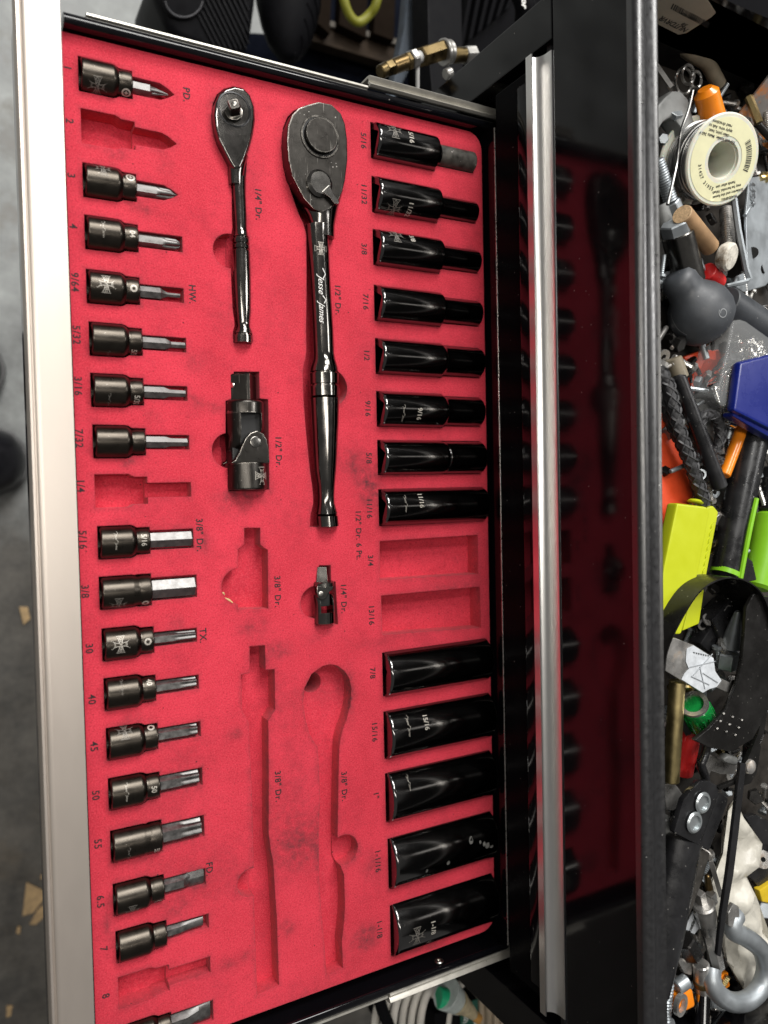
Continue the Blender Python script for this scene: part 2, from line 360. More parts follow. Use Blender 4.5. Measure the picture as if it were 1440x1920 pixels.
# ------------------------------------------------------------------ the setting: floor
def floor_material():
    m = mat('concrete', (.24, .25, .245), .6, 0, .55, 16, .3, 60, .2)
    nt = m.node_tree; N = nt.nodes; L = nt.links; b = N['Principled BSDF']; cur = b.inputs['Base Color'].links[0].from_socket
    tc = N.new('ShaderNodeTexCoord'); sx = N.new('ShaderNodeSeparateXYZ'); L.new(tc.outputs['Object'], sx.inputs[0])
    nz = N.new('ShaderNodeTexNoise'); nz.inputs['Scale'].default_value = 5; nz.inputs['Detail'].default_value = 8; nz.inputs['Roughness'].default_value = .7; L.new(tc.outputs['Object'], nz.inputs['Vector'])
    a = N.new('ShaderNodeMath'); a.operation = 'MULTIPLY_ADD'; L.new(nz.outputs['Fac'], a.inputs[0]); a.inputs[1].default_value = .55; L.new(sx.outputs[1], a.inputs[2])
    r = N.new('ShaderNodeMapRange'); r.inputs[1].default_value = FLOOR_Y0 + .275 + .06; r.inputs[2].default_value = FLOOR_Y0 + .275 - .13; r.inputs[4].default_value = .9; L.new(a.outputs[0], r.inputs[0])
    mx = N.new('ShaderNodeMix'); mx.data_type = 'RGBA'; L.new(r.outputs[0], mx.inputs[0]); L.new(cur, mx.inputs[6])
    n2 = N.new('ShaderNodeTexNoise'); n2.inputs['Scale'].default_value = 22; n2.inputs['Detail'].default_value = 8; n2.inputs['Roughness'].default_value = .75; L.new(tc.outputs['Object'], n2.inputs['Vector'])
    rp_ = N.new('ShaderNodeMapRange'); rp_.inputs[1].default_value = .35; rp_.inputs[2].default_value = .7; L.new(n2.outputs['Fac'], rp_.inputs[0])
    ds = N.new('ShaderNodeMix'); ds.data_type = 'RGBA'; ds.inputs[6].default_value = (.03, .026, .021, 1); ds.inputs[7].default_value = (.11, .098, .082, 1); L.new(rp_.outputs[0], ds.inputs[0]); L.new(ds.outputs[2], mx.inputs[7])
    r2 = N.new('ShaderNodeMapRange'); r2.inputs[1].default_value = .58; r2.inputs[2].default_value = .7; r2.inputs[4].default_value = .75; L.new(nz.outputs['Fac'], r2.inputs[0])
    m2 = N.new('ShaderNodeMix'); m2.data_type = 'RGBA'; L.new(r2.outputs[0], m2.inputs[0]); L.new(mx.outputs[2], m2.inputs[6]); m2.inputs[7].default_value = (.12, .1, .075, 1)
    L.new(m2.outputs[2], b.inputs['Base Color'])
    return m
FLOOR_Y0 = P(40, 930, -760).y * MM      # the darker half of the floor begins here
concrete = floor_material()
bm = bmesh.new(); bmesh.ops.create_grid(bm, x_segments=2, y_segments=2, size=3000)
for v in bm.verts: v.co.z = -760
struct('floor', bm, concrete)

# ------------------------------------------------------------------ tool chest
YB, YT, XF = -332., 254., 303.           # opening ends and front plane
chest = thing('tool_chest', 'glossy black steel tool chest with its open top tray full of tools', 'tool chest', (XF, -40, -300))
for y0, y1 in ((YT, 281), (-360, YB)):
    part('corner_post', box(XF, XF + 22, y0, y1, -420, 76.5, 1.2), chest_black, chest)
for y0, y1 in ((YT + 8, 281), (-360, YB - 8)):
    part('side_panel', box(XF + 22.3, 620, y0, y1, -420, 136), chest_black, chest)
part('back_panel', box(620.3, 624, -360, 281, -420, 136), chest_black, chest)
part('front_panel', box(XF, XF + 3, -360, 281, 77, 137, .8), chest_black, chest)
part('inner_floor', box(XF + 22.3, 620, YB - 7, YT + 7, -90, -86), black_inside, chest)
part('tray_floor', box(XF + 3.3, 620, YB - 7, YT + 7, 68, 71), chest_satin, chest)
# rolled rim along the front of the tray
prof = [(299.6, 135.5)] + [(303.4 + 4.2 * math.cos(rad(a)), 139.2 + 3.6 * math.sin(rad(a))) for a in range(190, 19, -15)] + [(308.6, 139.4), (312.5, 139), (315, 139.6), (316, 140.6), (316.7, 139.4), (316.2, 130), (314.5, 130), (314.2, 135.5)]
part('tray_rim', extrude_profile(prof, -360, 281), rim_black, chest, 50)
# slide channels bolted inside the opening, reaching out along the drawer
def channel(y0, s):
    prof = [(0, 4), (1, 5.6), (2.2, 4.6), (3, 3.2), (4.2, 4.6), (5.6, 5.6), (6.6, 4.4), (7.2, 1), (7.2, -9), (6, -9), (5.8, 2), (4.4, 3), (2.8, 1.6), (1.4, 3.4), (.6, 2.6), (0, 2.6)]
    return [(y0 + s * a, b + 1) for a, b in prof]
part('slide_channel', extrude_x(channel(241.6, 1), 222.5, 330), zinc_slide, chest, 30)
part('slide_channel', extrude_x(channel(-316.4, -1), 222.5, 330), zinc_slide, chest, 30)
# galvanised tray end, punched
galv = mat('galvanised', (.42, .4, .38), .45, .2, .3, 28, .05, 200, .25, rust_bounce=.66, rcol=(.8, .26, .03))  # orange patches paint the warm bounced light onto the plates
def punched(poly, holes, thick, nrm):
    pass

# the closed drawer above
dr2 = thing('drawer', 'closed black drawer with a bright aluminium pull above the open drawer', 'drawer', (XF, -36, 22))
part('drawer_front', box(XF - .5, XF + 9, -318, 246, 23, 64, 1), face_black, dr2)
lipp = [(XF - 3.2, 48), (XF - 4, 50), (XF - 4, 57), (XF - 3, 58.5), (XF - .7, 58.5), (XF - .7, 47)]
part('lower_lip', extrude_profile(lipp, -309, 237), chest_black, dr2, 50)
hp = [(294.6, 63), (294.6, 68), (295.4, 68), (295.6, 65.6), (296.1, 65.2), (297.2, 65.1), (298.4, 65.4), (299.5, 66), (300.5, 66.9), (301.3, 68.1), (301.9, 69.6), (302.3, 71.4), (302.4, 75), (302.7, 76.2), (303.4, 76.2), (303.6, 75), (303.6, 64.2), (302, 63.4), (297, 62.6)]
part('pull', extrude_profile(hp, -319, 247.5), aluminium_fin, dr2, 32)

# the open drawer
dr = thing('open_drawer', 'open shallow black drawer with a wide aluminium front pull, lined with red foam', 'drawer', (180, -36, -40))
part('drawer_floor', box(51, 311, -315, 236, -42, -40), chest_satin, dr)
for s, yw in ((1, 233.2), (-1, -311)):
    ya = yw; yo = yw + s * 7
    prof = [(ya, -39.8), (ya, 5.2), (ya + s * .6, 6.6), (ya + s * 2, 7.4), (ya + s * 3.6, 7.2), (ya + s * 5.4, 6), (ya + s * 6.6, 4), (ya + s * 7, 1), (ya + s * 7, -39.8)]
    w = part('side_wall', extrude_x(prof, 51, 313.5), chest_black, dr, 50)
    part('slide_rail', extrude_x([(yo + s * .3, -2), (yo + s * .3, 3.2), (yo + s * 1, 4.2), (yo + s * 2, 4.2), (yo + s * 2.7, 3.2), (yo + s * 2.7, -8), (yo + s * 1.7, -8), (yo + s * 1.7, -2)], 62, 222), zinc_slide, dr, 40)
part('back_wall', box(311., 312.2, -310.8, 233, -39.8, 9.4, .3), chest_black, dr)
part('back_wall_edge', extrude_profile([(311.7 + .75 * math.cos(rad(a)), 10.1 + .75 * math.sin(rad(a))) for a in range(0, 360, 30)], -310.5, 232.8), edge_steel, dr)  # bright steel bead puts the highlight of the painted edge into colour
tp = [(48.6, 12), (34.2, 12.2), (32.6, 12), (31.6, 11.4), (31.4, 10.4), (30.8, 10.2), (30.4, 10.9), (29.2, 10.9), (28.6, 10), (28.5, 6), (28.9, 5), (28.4, 4.4), (28.4, -2), (30, -2), (30, 8.5), (48.6, 9.2)]
part('front_pull', extrude_profile(tp, -350, 262), aluminium, dr, 30)
part('front_panel', box(30.2, 49.5, -322, 244, -42, 8.3), chest_black, dr)
def rivet(px, py, Y, s):
    p = PYP(px, py, Y); b = ring(p, (0, -s, 0), 3.1, 1.2, 1.5, 24, None, .6); 
    bb = lathe([(0, 1.25), (.5, 1.25)], origin=p, axis=(0, -s, 0)); merge(b, bb)
    part('rivet', b, edge_steel, dr)
rivet(823, 1804, -310.9, -1)

# ------------------------------------------------------------------ foam insert with cut pockets
FOAM_T = 36.
pockets = []                        # (outline xy in mm, depth)
def pk(poly, depth): pockets.append(([(float(a), float(b)) for a, b in poly], depth))
def pkpx(px, depth): pk([P(a, b)[:2] for a, b in px], depth)
def circ(px, py, rpx, depth, ry=None):
    c = P(px, py); e = P(px + rpx, py); r = abs(e.x - c.x); pk(arc(c.x, c.y, r, 0, 360, 30, ry)[:-1], depth)
BIT_Z, SK_H = -1.6, 10.
BITS = [  # printed size, Y (mm), X start, kind, rotation of marks, mark
    ('1', 213.1, 58.6, 'ph1'), ('3', 160, 59, 'ph2'), ('4', 133.7, 59.1, 'ph3'), ('9/64', 106.2, 59, 'h1'), ('5/32', 79.5, 59.5, 'h2'), ('3/16', 53.3, 59.4, 'h3'), ('7/32', 26.8, 59.6, 'h4'),
    ('5/16', -25.7, 60.3, 'h5'), ('3/8', -52, 60.2, 'h6'), ('30', -79.1, 60.7, 't1'), ('40', -105.2, 60.9, 't2'), ('45', -131.5, 61.2, 't3'), ('50', -158.1, 61.4, 't4'), ('55', -186, 61.6, 't5'), ('6.5', -214.6, 62, 'f1'), ('7', -240.1, 62.6, 'f2'), ('', -291.6, 63.6, 'f3')]
def bit_pocket(x, y, kind, empty=False):
    g = {'h1': 3.9, 'h2': 3.9, 'h3': 3.9, 'h4': 3.9, 'h5': 5.3, 'h6': 6.2, 't1': 3.9, 't2': 4., 't3': 4.2, 't4': 4.9, 't5': 6, 'f1': 4.6, 'f2': 4., 'f3': 5.8, 'ph1': 4.6, 'ph2': 4.2, 'ph3': 4.2}[kind]
    nk = {'h6': 8.6, 't5': 8.8}.get(kind, 7.2)
    b = 8.75
    body = [(-.8, -b), (15.8, -b), (17.2, -b + .4), (19, -nk - .1), (25.8, -nk), (25.8, nk), (19, nk + .1), (17.2, b - .4), (15.8, b), (-.8, b)]
    pk([(x + u, y + v) for u, v in body], 11.5)
    if kind in ('ph1', 'ph2'):
        t = [(25.5, -g), (40, -g * .95), (44, -g * .55), (47.6, 0), (44, g * .55), (40, g * .95), (25.5, g)]
    else: e_ = {'h6': 50.2, 'f1': 48.6}.get(kind, 49); t = [(25.5, -g), (e_, -g), (e_, g), (25.5, g)]
    pk([(x + u, y + v) for u, v in t], 8.5 if kind not in ('h5', 'h6', 't5') else 9.5)
for nm, y, x, k in BITS: bit_pocket(x, y, k)
bit_pocket(59.1, 187.1, 'ph1', True); bit_pocket(59.8, 1.1, 'h4', True); bit_pocket(63.1, -265.2, 'f1', True)
SOCKETS = [  # printed size, Y, X0, X1, r1, r2, step
    ('5/16', 212.2, 226.2, 301, 10.9, 6.7, 44), ('11/32', 179.6, 226.2, 302, 11, 6.8, 45), ('3/8', 147.5, 226.2, 303, 11, 7.3, 46), ('7/16', 113.5, 226.2, 303, 11, 8.1, 46), ('1/2', 81, 226.2, 303, 11, 9.6, 46),
    ('9/16', 48.5, 226.2, 302.5, 11, 9.4, 46), ('5/8', 18.4, 226.2, 302.5, 10.9, 10.6, 46), ('11/16', -12.7, 226.2, 304, 11.6, 11.6, 0),
    ('7/8', -117.2, 226.4, 305, 15.1, 15.1, 0), ('15/16', -155.6, 226.4, 306.5, 16.9, 16.9, 0), ('1"', -195.4, 226.6, 306.5, 17.9, 17.9, 0), ('1-1/16', -237.8, 227.4, 306.2, 18.7, 18.7, 0), ('1-1/8', -281.1, 228, 306.2, 19.4, 19.4, 0)]
def chord(r):
    h = min(SK_H, r); return math.sqrt(max(.1, r * r - (r - h) ** 2)) if r > h else r
for nm, y, x0, x1, r1, r2, st in SOCKETS:
    a = chord(r1) - (.35 if r1 > 14 else -.05); dep = max(12, 2 * r1 - SK_H + .6)
    xe = min(x1 + .3, 306.6)
    if st:
        b = r2 + .3; pk([(x0 - 1.1, y - a), (x0 + st + .8, y - a), (x0 + st + 2, y - b), (xe, y - b), (xe, y + b), (x0 + st + 2, y + b), (x0 + st + .8, y + a), (x0 - 1.1, y + a)], dep)
    else: pk([(x0 - 1.1, y - a), (xe, y - a), (xe, y + a), (x0 - 1.1, y + a)], dep)
pkpx([(712, 1015), (896, 1003), (897, 1076), (712, 1088)], 12.5); pkpx([(714.5, 1117), (900, 1100), (902, 1177), (717, 1191)], 12.5)
# ratchets and joints lying in the foam
R12 = [(402, 561, 629), (420, 570, 620), (440, 575, 616), (500, 575.5, 614), (550, 575.5, 613.5), (620, 574.5, 614), (660, 575, 614.5), (672, 573.5, 616), (681, 571, 619.5), (688, 569.5, 622), (699, 568.5, 624), (745, 569.5, 625), (800, 573.5, 624.5), (840, 577.5, 624), (882, 582, 623), (911, 586, 619.5), (930, 588, 619), (945, 588, 620), (958, 585, 623), (966, 583, 625), (988, 582, 624.5)]
R14 = [(300, 430, 462), (330, 433.5, 460.5), (360, 435, 460), (403, 435.5, 459.5), (427, 436.5, 459.5), (438, 435, 461), (443, 433, 465), (471, 433, 466), (520, 434, 467), (540, 435, 467), (580, 437, 466.5), (604, 440.5, 465), (612, 440.5, 465), (618, 438.5, 468), (624, 437.5, 472), (642, 438, 473)]
H12 = [(575, 196), (598, 190), (622, 195), (640, 212), (648, 232), (652, 262), (652.5, 300), (648, 338), (643, 358), (633, 382), (622, 398), (612, 412), (578, 412), (566, 385), (557, 358), (548, 330), (541, 300), (538, 265), (540, 235), (548, 214), (560, 202)]
H14 = [(423, 166), (440, 161), (458, 165), (470, 178), (477, 199), (478, 222), (474.5, 246), (468, 274), (458.5, 300), (452, 316), (439, 316), (430, 300), (420, 280), (411, 262), (405, 240), (402, 215), (404, 193), (411, 176)]
def hull(rs, grow=1.8): return [(a - grow, y) for y, a, b in rs] + [(b + grow, y) for y, a, b in reversed(rs)]
def grow_px(poly, g):
    cx = sum(p[0] for p in poly) / len(poly); cy = sum(p[1] for p in poly) / len(poly)
    return [(x + (x - cx) / math.hypot(x - cx, y - cy) * g, y + (y - cy) / math.hypot(x - cx, y - cy) * g) for x, y in poly]
pkpx(hull(R12, .8), 13); pkpx([(a - 8, b + 7) for a, b in grow_px(H12, 2)], 16)
pkpx(hull(R14, .8), 10); pkpx([(a - 3, b + 4) for a, b in grow_px(H14, 3)], 12)
circ(431, 471, 31, 9); circ(620, 727, 31, 10); circ(430, 845, 32, 11); circ(592, 1129, 28, 8)
pkpx([(438, 697), (486, 697), (487, 747), (503, 749), (505, 918), (428, 921), (426, 838), (423, 836), (423, 752), (438, 746)], 15)
pkpx([(598, 1060), (620, 1060), (621, 1090), (629, 1091), (634, 1171), (592, 1173), (590, 1092), (598, 1090)], 8)
# empty: joint, extension bar, ratchet
pkpx([(458, 990), (488, 990), (488, 1021), (495, 1027), (502, 1031), (503, 1141), (446, 1143), (446, 1030), (452, 1026), (458, 1020)], 10)
circ(449, 1099, 33, 10)
pkpx([(468, 1212), (497, 1210), (498, 1256), (515, 1255), (516, 1330), (509, 1342), (503, 1352), (504, 1480), (503.5, 1561), (508, 1596), (512, 1616), (519, 1722), (523, 1847), (482, 1866), (477, 1722), (475, 1601), (472, 1480), (468, 1400), (466.5, 1356), (461, 1345), (454, 1332), (452, 1265), (468, 1262)], 11)
circ(471, 1655, 26, 10)
pkpx([(605, 1249), (618, 1246), (632, 1248), (646, 1258), (655, 1272), (659, 1292), (657, 1320), (650, 1350), (643, 1368), (638, 1386), (636, 1407), (635, 1445), (634, 1500), (633, 1560), (634, 1612), (645, 1640), (647, 1700), (645, 1730), (641, 1765), (643, 1815), (612, 1829), (608, 1770), (603, 1722), (598, 1640), (597, 1560), (600, 1500), (598, 1440), (595, 1400), (589, 1392), (580, 1375), (573, 1350), (568, 1318), (571, 1290), (584, 1264)], 10)
circ(645, 1594, 26, 9); circ(596, 1286, 18, 35, None)
FX0, FX1, FY0, FY1 = 50.2, 308.3, -303., 232.2
outer = [(FX0, FY0), (FX1 - 11, FY0)] + arc(FX1 - 11, FY0 + 11, 11, -90, 0, 8) + arc(FX1 - 11, FY1 - 11, 11, 0, 90, 8) + [(FX0, FY1)]
SMUDGES = [(660, 868, 24, 28, .55), (692, 915, 18, 34, .8), (440, 943, 34, 24, .35), (385, 1022, 12, 20, .5), (521, 1220, 22, 15, .6), (440, 1376, 13, 10, .55), (477, 1177, 26, 18, .45), (553, 1585, 42, 45, .6), (686, 1758, 24, 20, .8), (698, 1625, 16, 20, .5), (541, 1738, 12, 16, .5), (811, 1775, 12, 7, .5), (783, 1777, 12, 7, .5),
    (267, 390, 18, 13, .5), (310, 313, 15, 13, .35), (217, 290, 22, 10, .35), (367, 753, 10, 8, .65), (400, 763, 14, 10, .5), (367, 680, 18, 18, .4), (287, 780, 12, 10, .4), (243, 867, 12, 10, .4), (330, 1167, 12, 10, .6), (250, 1350, 26, 14, .4), (327, 1703, 22, 16, .4), (427, 1810, 15, 10, .5), (203, 1735, 9, 34, .5), (236, 870, 16, 8, .4), (462, 1790, 7, 10, .6), (470, 1640, 20, 20, .35), (610, 1300, 36, 20, .5), (655, 1300, 12, 50, .4), (596, 1590, 10, 40, .45), (660, 1600, 18, 14, .4), (525, 590, 30, 60, .18), (690, 690, 40, 80, .12), (400, 210, 10, 40, .3), (420, 600, 20, 40, .2), (535, 1330, 30, 60, .22), (350, 1450, 60, 80, .2), (390, 1640, 60, 60, .25), (540, 1480, 60, 60, .25), (270, 1600, 60, 80, .2), (480, 340, 18, 60, .15), (560, 950, 40, 60, .15), (860, 1095, 60, 8, .3), (700, 1205, 40, 8, .25), (300, 560, 50, 30, .15), (330, 1000, 40, 40, .2), (470, 930, 40, 16, .4), (600, 1190, 30, 12, .3), (590, 1860, 60, 20, .25)]
def build_foam():
    sm = []
    for px, py, rx, ry, s in SMUDGES:
        c = P(px, py); e = P(px + rx, py); g = P(px, py + ry); sm.append((c.x, c.y, abs(e.x - c.x), abs(g.y - c.y), s))
    V, Fc, E = [], [], []
    def add(poly):
        a = sum(poly[i - 1][0] * poly[i][1] - poly[i][0] * poly[i - 1][1] for i in range(len(poly)))
        if a < 0: poly = poly[::-1]
        i0 = len(V); V.extend(Vector(p) for p in poly); Fc.append(list(range(i0, i0 + len(poly))))
    add(outer)
    for poly, d in pockets: add(poly)
    st = 3.2; x = FX0 + 1.5
    while x < FX1:
        y = FY0 + 1.5
        while y < FY1:
            V.append(Vector((x + rnd.uniform(-.5, .5), y + rnd.uniform(-.5, .5)))); y += st
        x += st
    vo, eo, fo, ov, oe, of = delaunay_2d_cdt(V, [], Fc, 1, 1e-4)
    bm = bmesh.new(); lay = bm.verts.layers.float.new('dirt'); cache = {}
    segs = []
    for poly, d in pockets:
        for i in range(len(poly)): segs.append((poly[i - 1], poly[i]))
    def edge_d(p):
        m = 9.
        for a, b in segs:
            if min(a[0], b[0]) - 4 > p[0] or max(a[0], b[0]) + 4 < p[0] or min(a[1], b[1]) - 4 > p[1] or max(a[1], b[1]) + 4 < p[1]: continue
            dx, dy = b[0] - a[0], b[1] - a[1]; l = dx * dx + dy * dy or 1e-9
            t = max(0, min(1, ((p[0] - a[0]) * dx + (p[1] - a[1]) * dy) / l))
            m = min(m, math.hypot(p[0] - a[0] - t * dx, p[1] - a[1] - t * dy))
        return m
    def dirt(p, z):
        s = 0
        for cx, cy, rx, ry, w in sm:
            q = ((p[0] - cx) / rx) ** 2 + ((p[1] - cy) / ry) ** 2
            if q < 7: s += w * math.exp(-q * .8)
        if z == 0: s += .3 * max(0, 1 - edge_d(p) / 2.2)
        else: s *= .5
        return min(1, s)
    def vert(i, z):
        k = (i, z)
        if k not in cache:
            p = vo[i]; cache[k] = bm.verts.new((p[0], p[1], z)); cache[k][lay] = dirt(p, z)
        return cache[k]
    lev, edges = [], {}
    for fi, f in enumerate(fo):
        src = of[fi]
        if 0 not in src: lev.append(None); continue
        d = max([pockets[i - 1][1] for i in src if i > 0], default=0); lev.append(-d)
        bm.faces.new([vert(i, -d) for i in f])
        for a, b in zip(f, f[1:] + f[:1]): edges.setdefault((min(a, b), max(a, b)), []).append((fi, a, b))
    for (a, b), l in edges.items():
        if len(l) == 2:
            z0, z1 = lev[l[0][0]], lev[l[1][0]]
            if z0 != z1: bm.faces.new((vert(a, z0), vert(b, z0), vert(b, z1), vert(a, z1)))
        else:
            z0 = lev[l[0][0]]; bm.faces.new((vert(a, z0), vert(b, z0), vert(b, -FOAM_T), vert(a, -FOAM_T)))
    o = part('foam_insert', bm, red_foam, None, 30, wn=False)
    return o
foam = build_foam()
foam['label'] = 'red foam sheet cut with pockets and printed with black sizes, filling the drawer'; foam['category'] = 'foam insert'

# printed sizes
def printed(s, px, py, size=5.2, dy=0):
    p = P(px, py); part('printed_lettering', mesh_bm(map_plane(text2d(s, size, 0, .95, 1.12), p.x, p.y, .12)), print_ink, foam)
for s, x, y in (('5/16', 682, 264), ('11/32', 683, 365), ('3/8', 683, 467), ('7/16', 686, 566), ('1/2', 688, 667), ('9/16', 690, 766), ('5/8', 692, 859), ('11/16', 693, 954), ('3/4', 695, 1051), ('13/16', 697, 1154), ('7/8', 699, 1262), ('15/16', 703, 1373), ('1"', 706, 1492), ('1-1/16', 709, 1615), ('1-1/8', 712, 1743), ('1/2" Dr. 6 Pt.', 673, 1004),
    ('1/4" Dr.', 485, 384), ('1/2" Dr.', 634, 563), ('1/2" Dr.', 523, 848), ('3/8" Dr.', 521, 1109), ('1/4" Dr.', 645, 1123), ('3/8" Dr.', 522, 1474), ('3/8" Dr.', 646, 1474), ('3/8" Dr.', 375, 1003), ('PD.', 350, 178), ('HW.', 361, 552), ('TX.', 381, 1191), ('FD.', 393, 1629)): printed(s, x, y)
for s, x, y in (('1', 127, 127), ('2', 131, 227), ('3', 134, 329), ('4', 138, 424), ('9/64', 141, 529), ('5/32', 144, 628), ('3/16', 147, 724), ('7/32', 149, 822), ('1/4', 152, 912), ('5/16', 156, 1012), ('3/8', 160, 1109), ('30', 168, 1216), ('40', 173, 1311), ('45', 177, 1399), ('50', 180, 1491), ('55', 184, 1582), ('6.5', 189, 1690), ('7', 195, 1779), ('8', 199, 1867)): printed(s, x, y)

# ------------------------------------------------------------------ deep sockets
SOCK_GROUP = 'deep sockets in the right-hand row'
def deep_socket(nm, y, x0, x1, r1, r2, st, label, marks):
    L = x1 - x0; z = SK_H - r1 if r1 > SK_H else 0
    z = SK_H - r1
    t = thing('deep_socket', label, 'socket', (x0, y, z), SOCK_GROUP)
    hb = r1 * .66; q = min(6.9 * 1.414, r1 * .86)
    rings = [(13, hb * .9, hb * .9, 'sq'), (.9, q, q, 'sq'), (.3, q * .82 + .0, q * .82, 'o')]
    rings = [(14, q * .96, q * .96, 'sq'), (.8, q * .96, q * .96, 'sq'), (.1, min(q * .99, r1 - 1.6), min(q * .99, r1 - 1.6), 'o')]
    bore = loft(rings, n=48, origin=(x0, y, z), axis=(1, 0, 0), cap1=False)
    bi = r1 - 1.3
    out = [(.1, bi), (0, r1 - 1.1), (.35, r1 - .45), (1.1, r1 - .05), (1.8, r1)]
    if st:
        out += [(st - 1.5, r1), (st - .4, r1 - .25), (st + .6, (r1 + r2) / 2 - .1), (st + 1.3, r2 + .25 if r1 - r2 > .6 else r2 - .35), (st + 2.6, r2), (L - .9, r2), (L - .35, r2 - .25), (L, r2 - .8), (L, r2 * .78), (L - 8, r2 * .72)]
    else:
        out += [(L - 1.2, r2), (L - .5, r2 - .25), (L, r2 - .9), (L, r2 * .8), (L - 8, r2 * .76)]
    part('body', lathe(out, n=64, origin=(x0, y, z), axis=(1, 0, 0), cap0=False), socket_black, t)
    # square drive hole
    sh = bmesh.new(); s, u = frame((1, 0, 0))
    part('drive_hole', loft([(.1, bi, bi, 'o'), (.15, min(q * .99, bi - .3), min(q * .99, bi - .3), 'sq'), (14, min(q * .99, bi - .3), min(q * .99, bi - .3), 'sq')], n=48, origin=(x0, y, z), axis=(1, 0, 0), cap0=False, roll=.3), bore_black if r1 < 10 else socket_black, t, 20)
    for kind, dx, phi, arg in marks:
        m = emblem2d(arg) if kind == 'emblem' else text2d(arg, 4.5, 0, 1.0) if kind == 'size' else signature2d(arg)
        part({'emblem': 'engraved_emblem', 'size': 'engraved_size', 'sig': 'engraved_signature'}[kind], mesh_bm(map_cyl_x(m, x0 + dx, y, z, r1 + .07, rad(phi))), engraving if kind != 'emblem' else engraving_dim, t)
    return t
def worn_marks(t, x0, y, z, r):
    bm_ = bmesh.new()
    for dx, ph, w, h in ((56, 16, 3.4, 2.4), (66, 2, 2.2, 1.8), (68.5, -3, 2.6, 2.6), (63, 8, 1.4, 1.1), (38, -16, 2.2, 1.6), (22, -20, 1.6, .9), (72, -8, 1.2, 2.2)):
        q = [((w * (.55 + .45 * abs(noise.noise((k * .9, dx, ph)))) + .3) * math.cos(k * .393), (h * (.5 + .5 * abs(noise.noise((ph, k * .9, dx)))) + .2) * math.sin(k * .393)) for k in range(16)]
        mesh_bm(map_cyl_x((q, [tuple(range(16))]), x0 + dx, y, z, r + .06, rad(ph)), bm_)
    part('worn_spots', bm_, mat('worn_spot', (.13, .128, .12), .6, .3, .4, 700), t)
def dusty_sleeve(t, x0, y, z, r, a, b):
    part('dusty_end', lathe([(a, r + .03), (a + .5, r + .06), (b - .4, r + .06), (b - .1, r - .2)], n=48, origin=(x0, y, z), axis=(1, 0, 0), cap0=False, cap1=False), mat('dusty_steel', (.06, .055, .048), .55, .3, .55, 160, .1, 700, .2, dust=.5), t)
SL = {'5/16': ('black stepped deep socket topmost of the right row, dusty slim end, by printed 5/16', [('emblem', 11, 28, 5.6), ('size', 22.5, 14, '5/16')]),
    '11/32': ('black stepped deep socket beside the printed 11/32, second from the top', [('emblem', 11, -52, 5.6), ('size', 22, -50, '11/32')]),
    '3/8': ('black stepped deep socket beside the printed 3/8 in the right row', [('emblem', 11, 40, 5.6), ('size', 22.5, 34, '3/8')]),
    '7/16': ('black stepped deep socket without visible marks beside the printed 7/16', []),
    '1/2': ('black stepped deep socket with a thick plain end beside the printed 1/2', []),
    '9/16': ('black stepped deep socket engraved 9/16 with a small signature', [('sig', 13, -18, 11), ('size', 24.5, -18, '9/16')]),
    '5/8': ('nearly straight black deep socket with a fine groove beside the printed 5/8', []),
    '11/16': ('straight black deep socket engraved 11/16, last above the two empty pockets', [('sig', 13, 12, 11), ('size', 24.5, 20, '11/16')]),
    '7/8': ('wide black deep socket just below the two empty pockets, beside printed 7/8', []),
    '15/16': ('wide black deep socket engraved 15/16 with a bright streak', [('sig', 12, 22, 13), ('size', 25, 22, '15/16')]),
    '1"': ('wide black deep socket beside the printed 1", third from the bottom', [('sig', 12, 33, 10)]),
    '1-1/16': ('wide black deep socket with pale worn spots beside printed 1-1/16', []),
    '1-1/8': ('widest black deep socket at the bottom, engraved with a cross and 1-1/8', [('emblem', 13, -7, 5.6), ('size', 25, -2, '1-1/8')])}
for s in SOCKETS:
    t = deep_socket(*s, *SL[s[0]])
    if s[0] == '5/16': dusty_sleeve(t, s[2], s[1], SK_H - s[4], s[5], 47.5, 74.4)
    if s[0] == '1-1/16': worn_marks(t, s[2], s[1], SK_H - s[4], s[4])

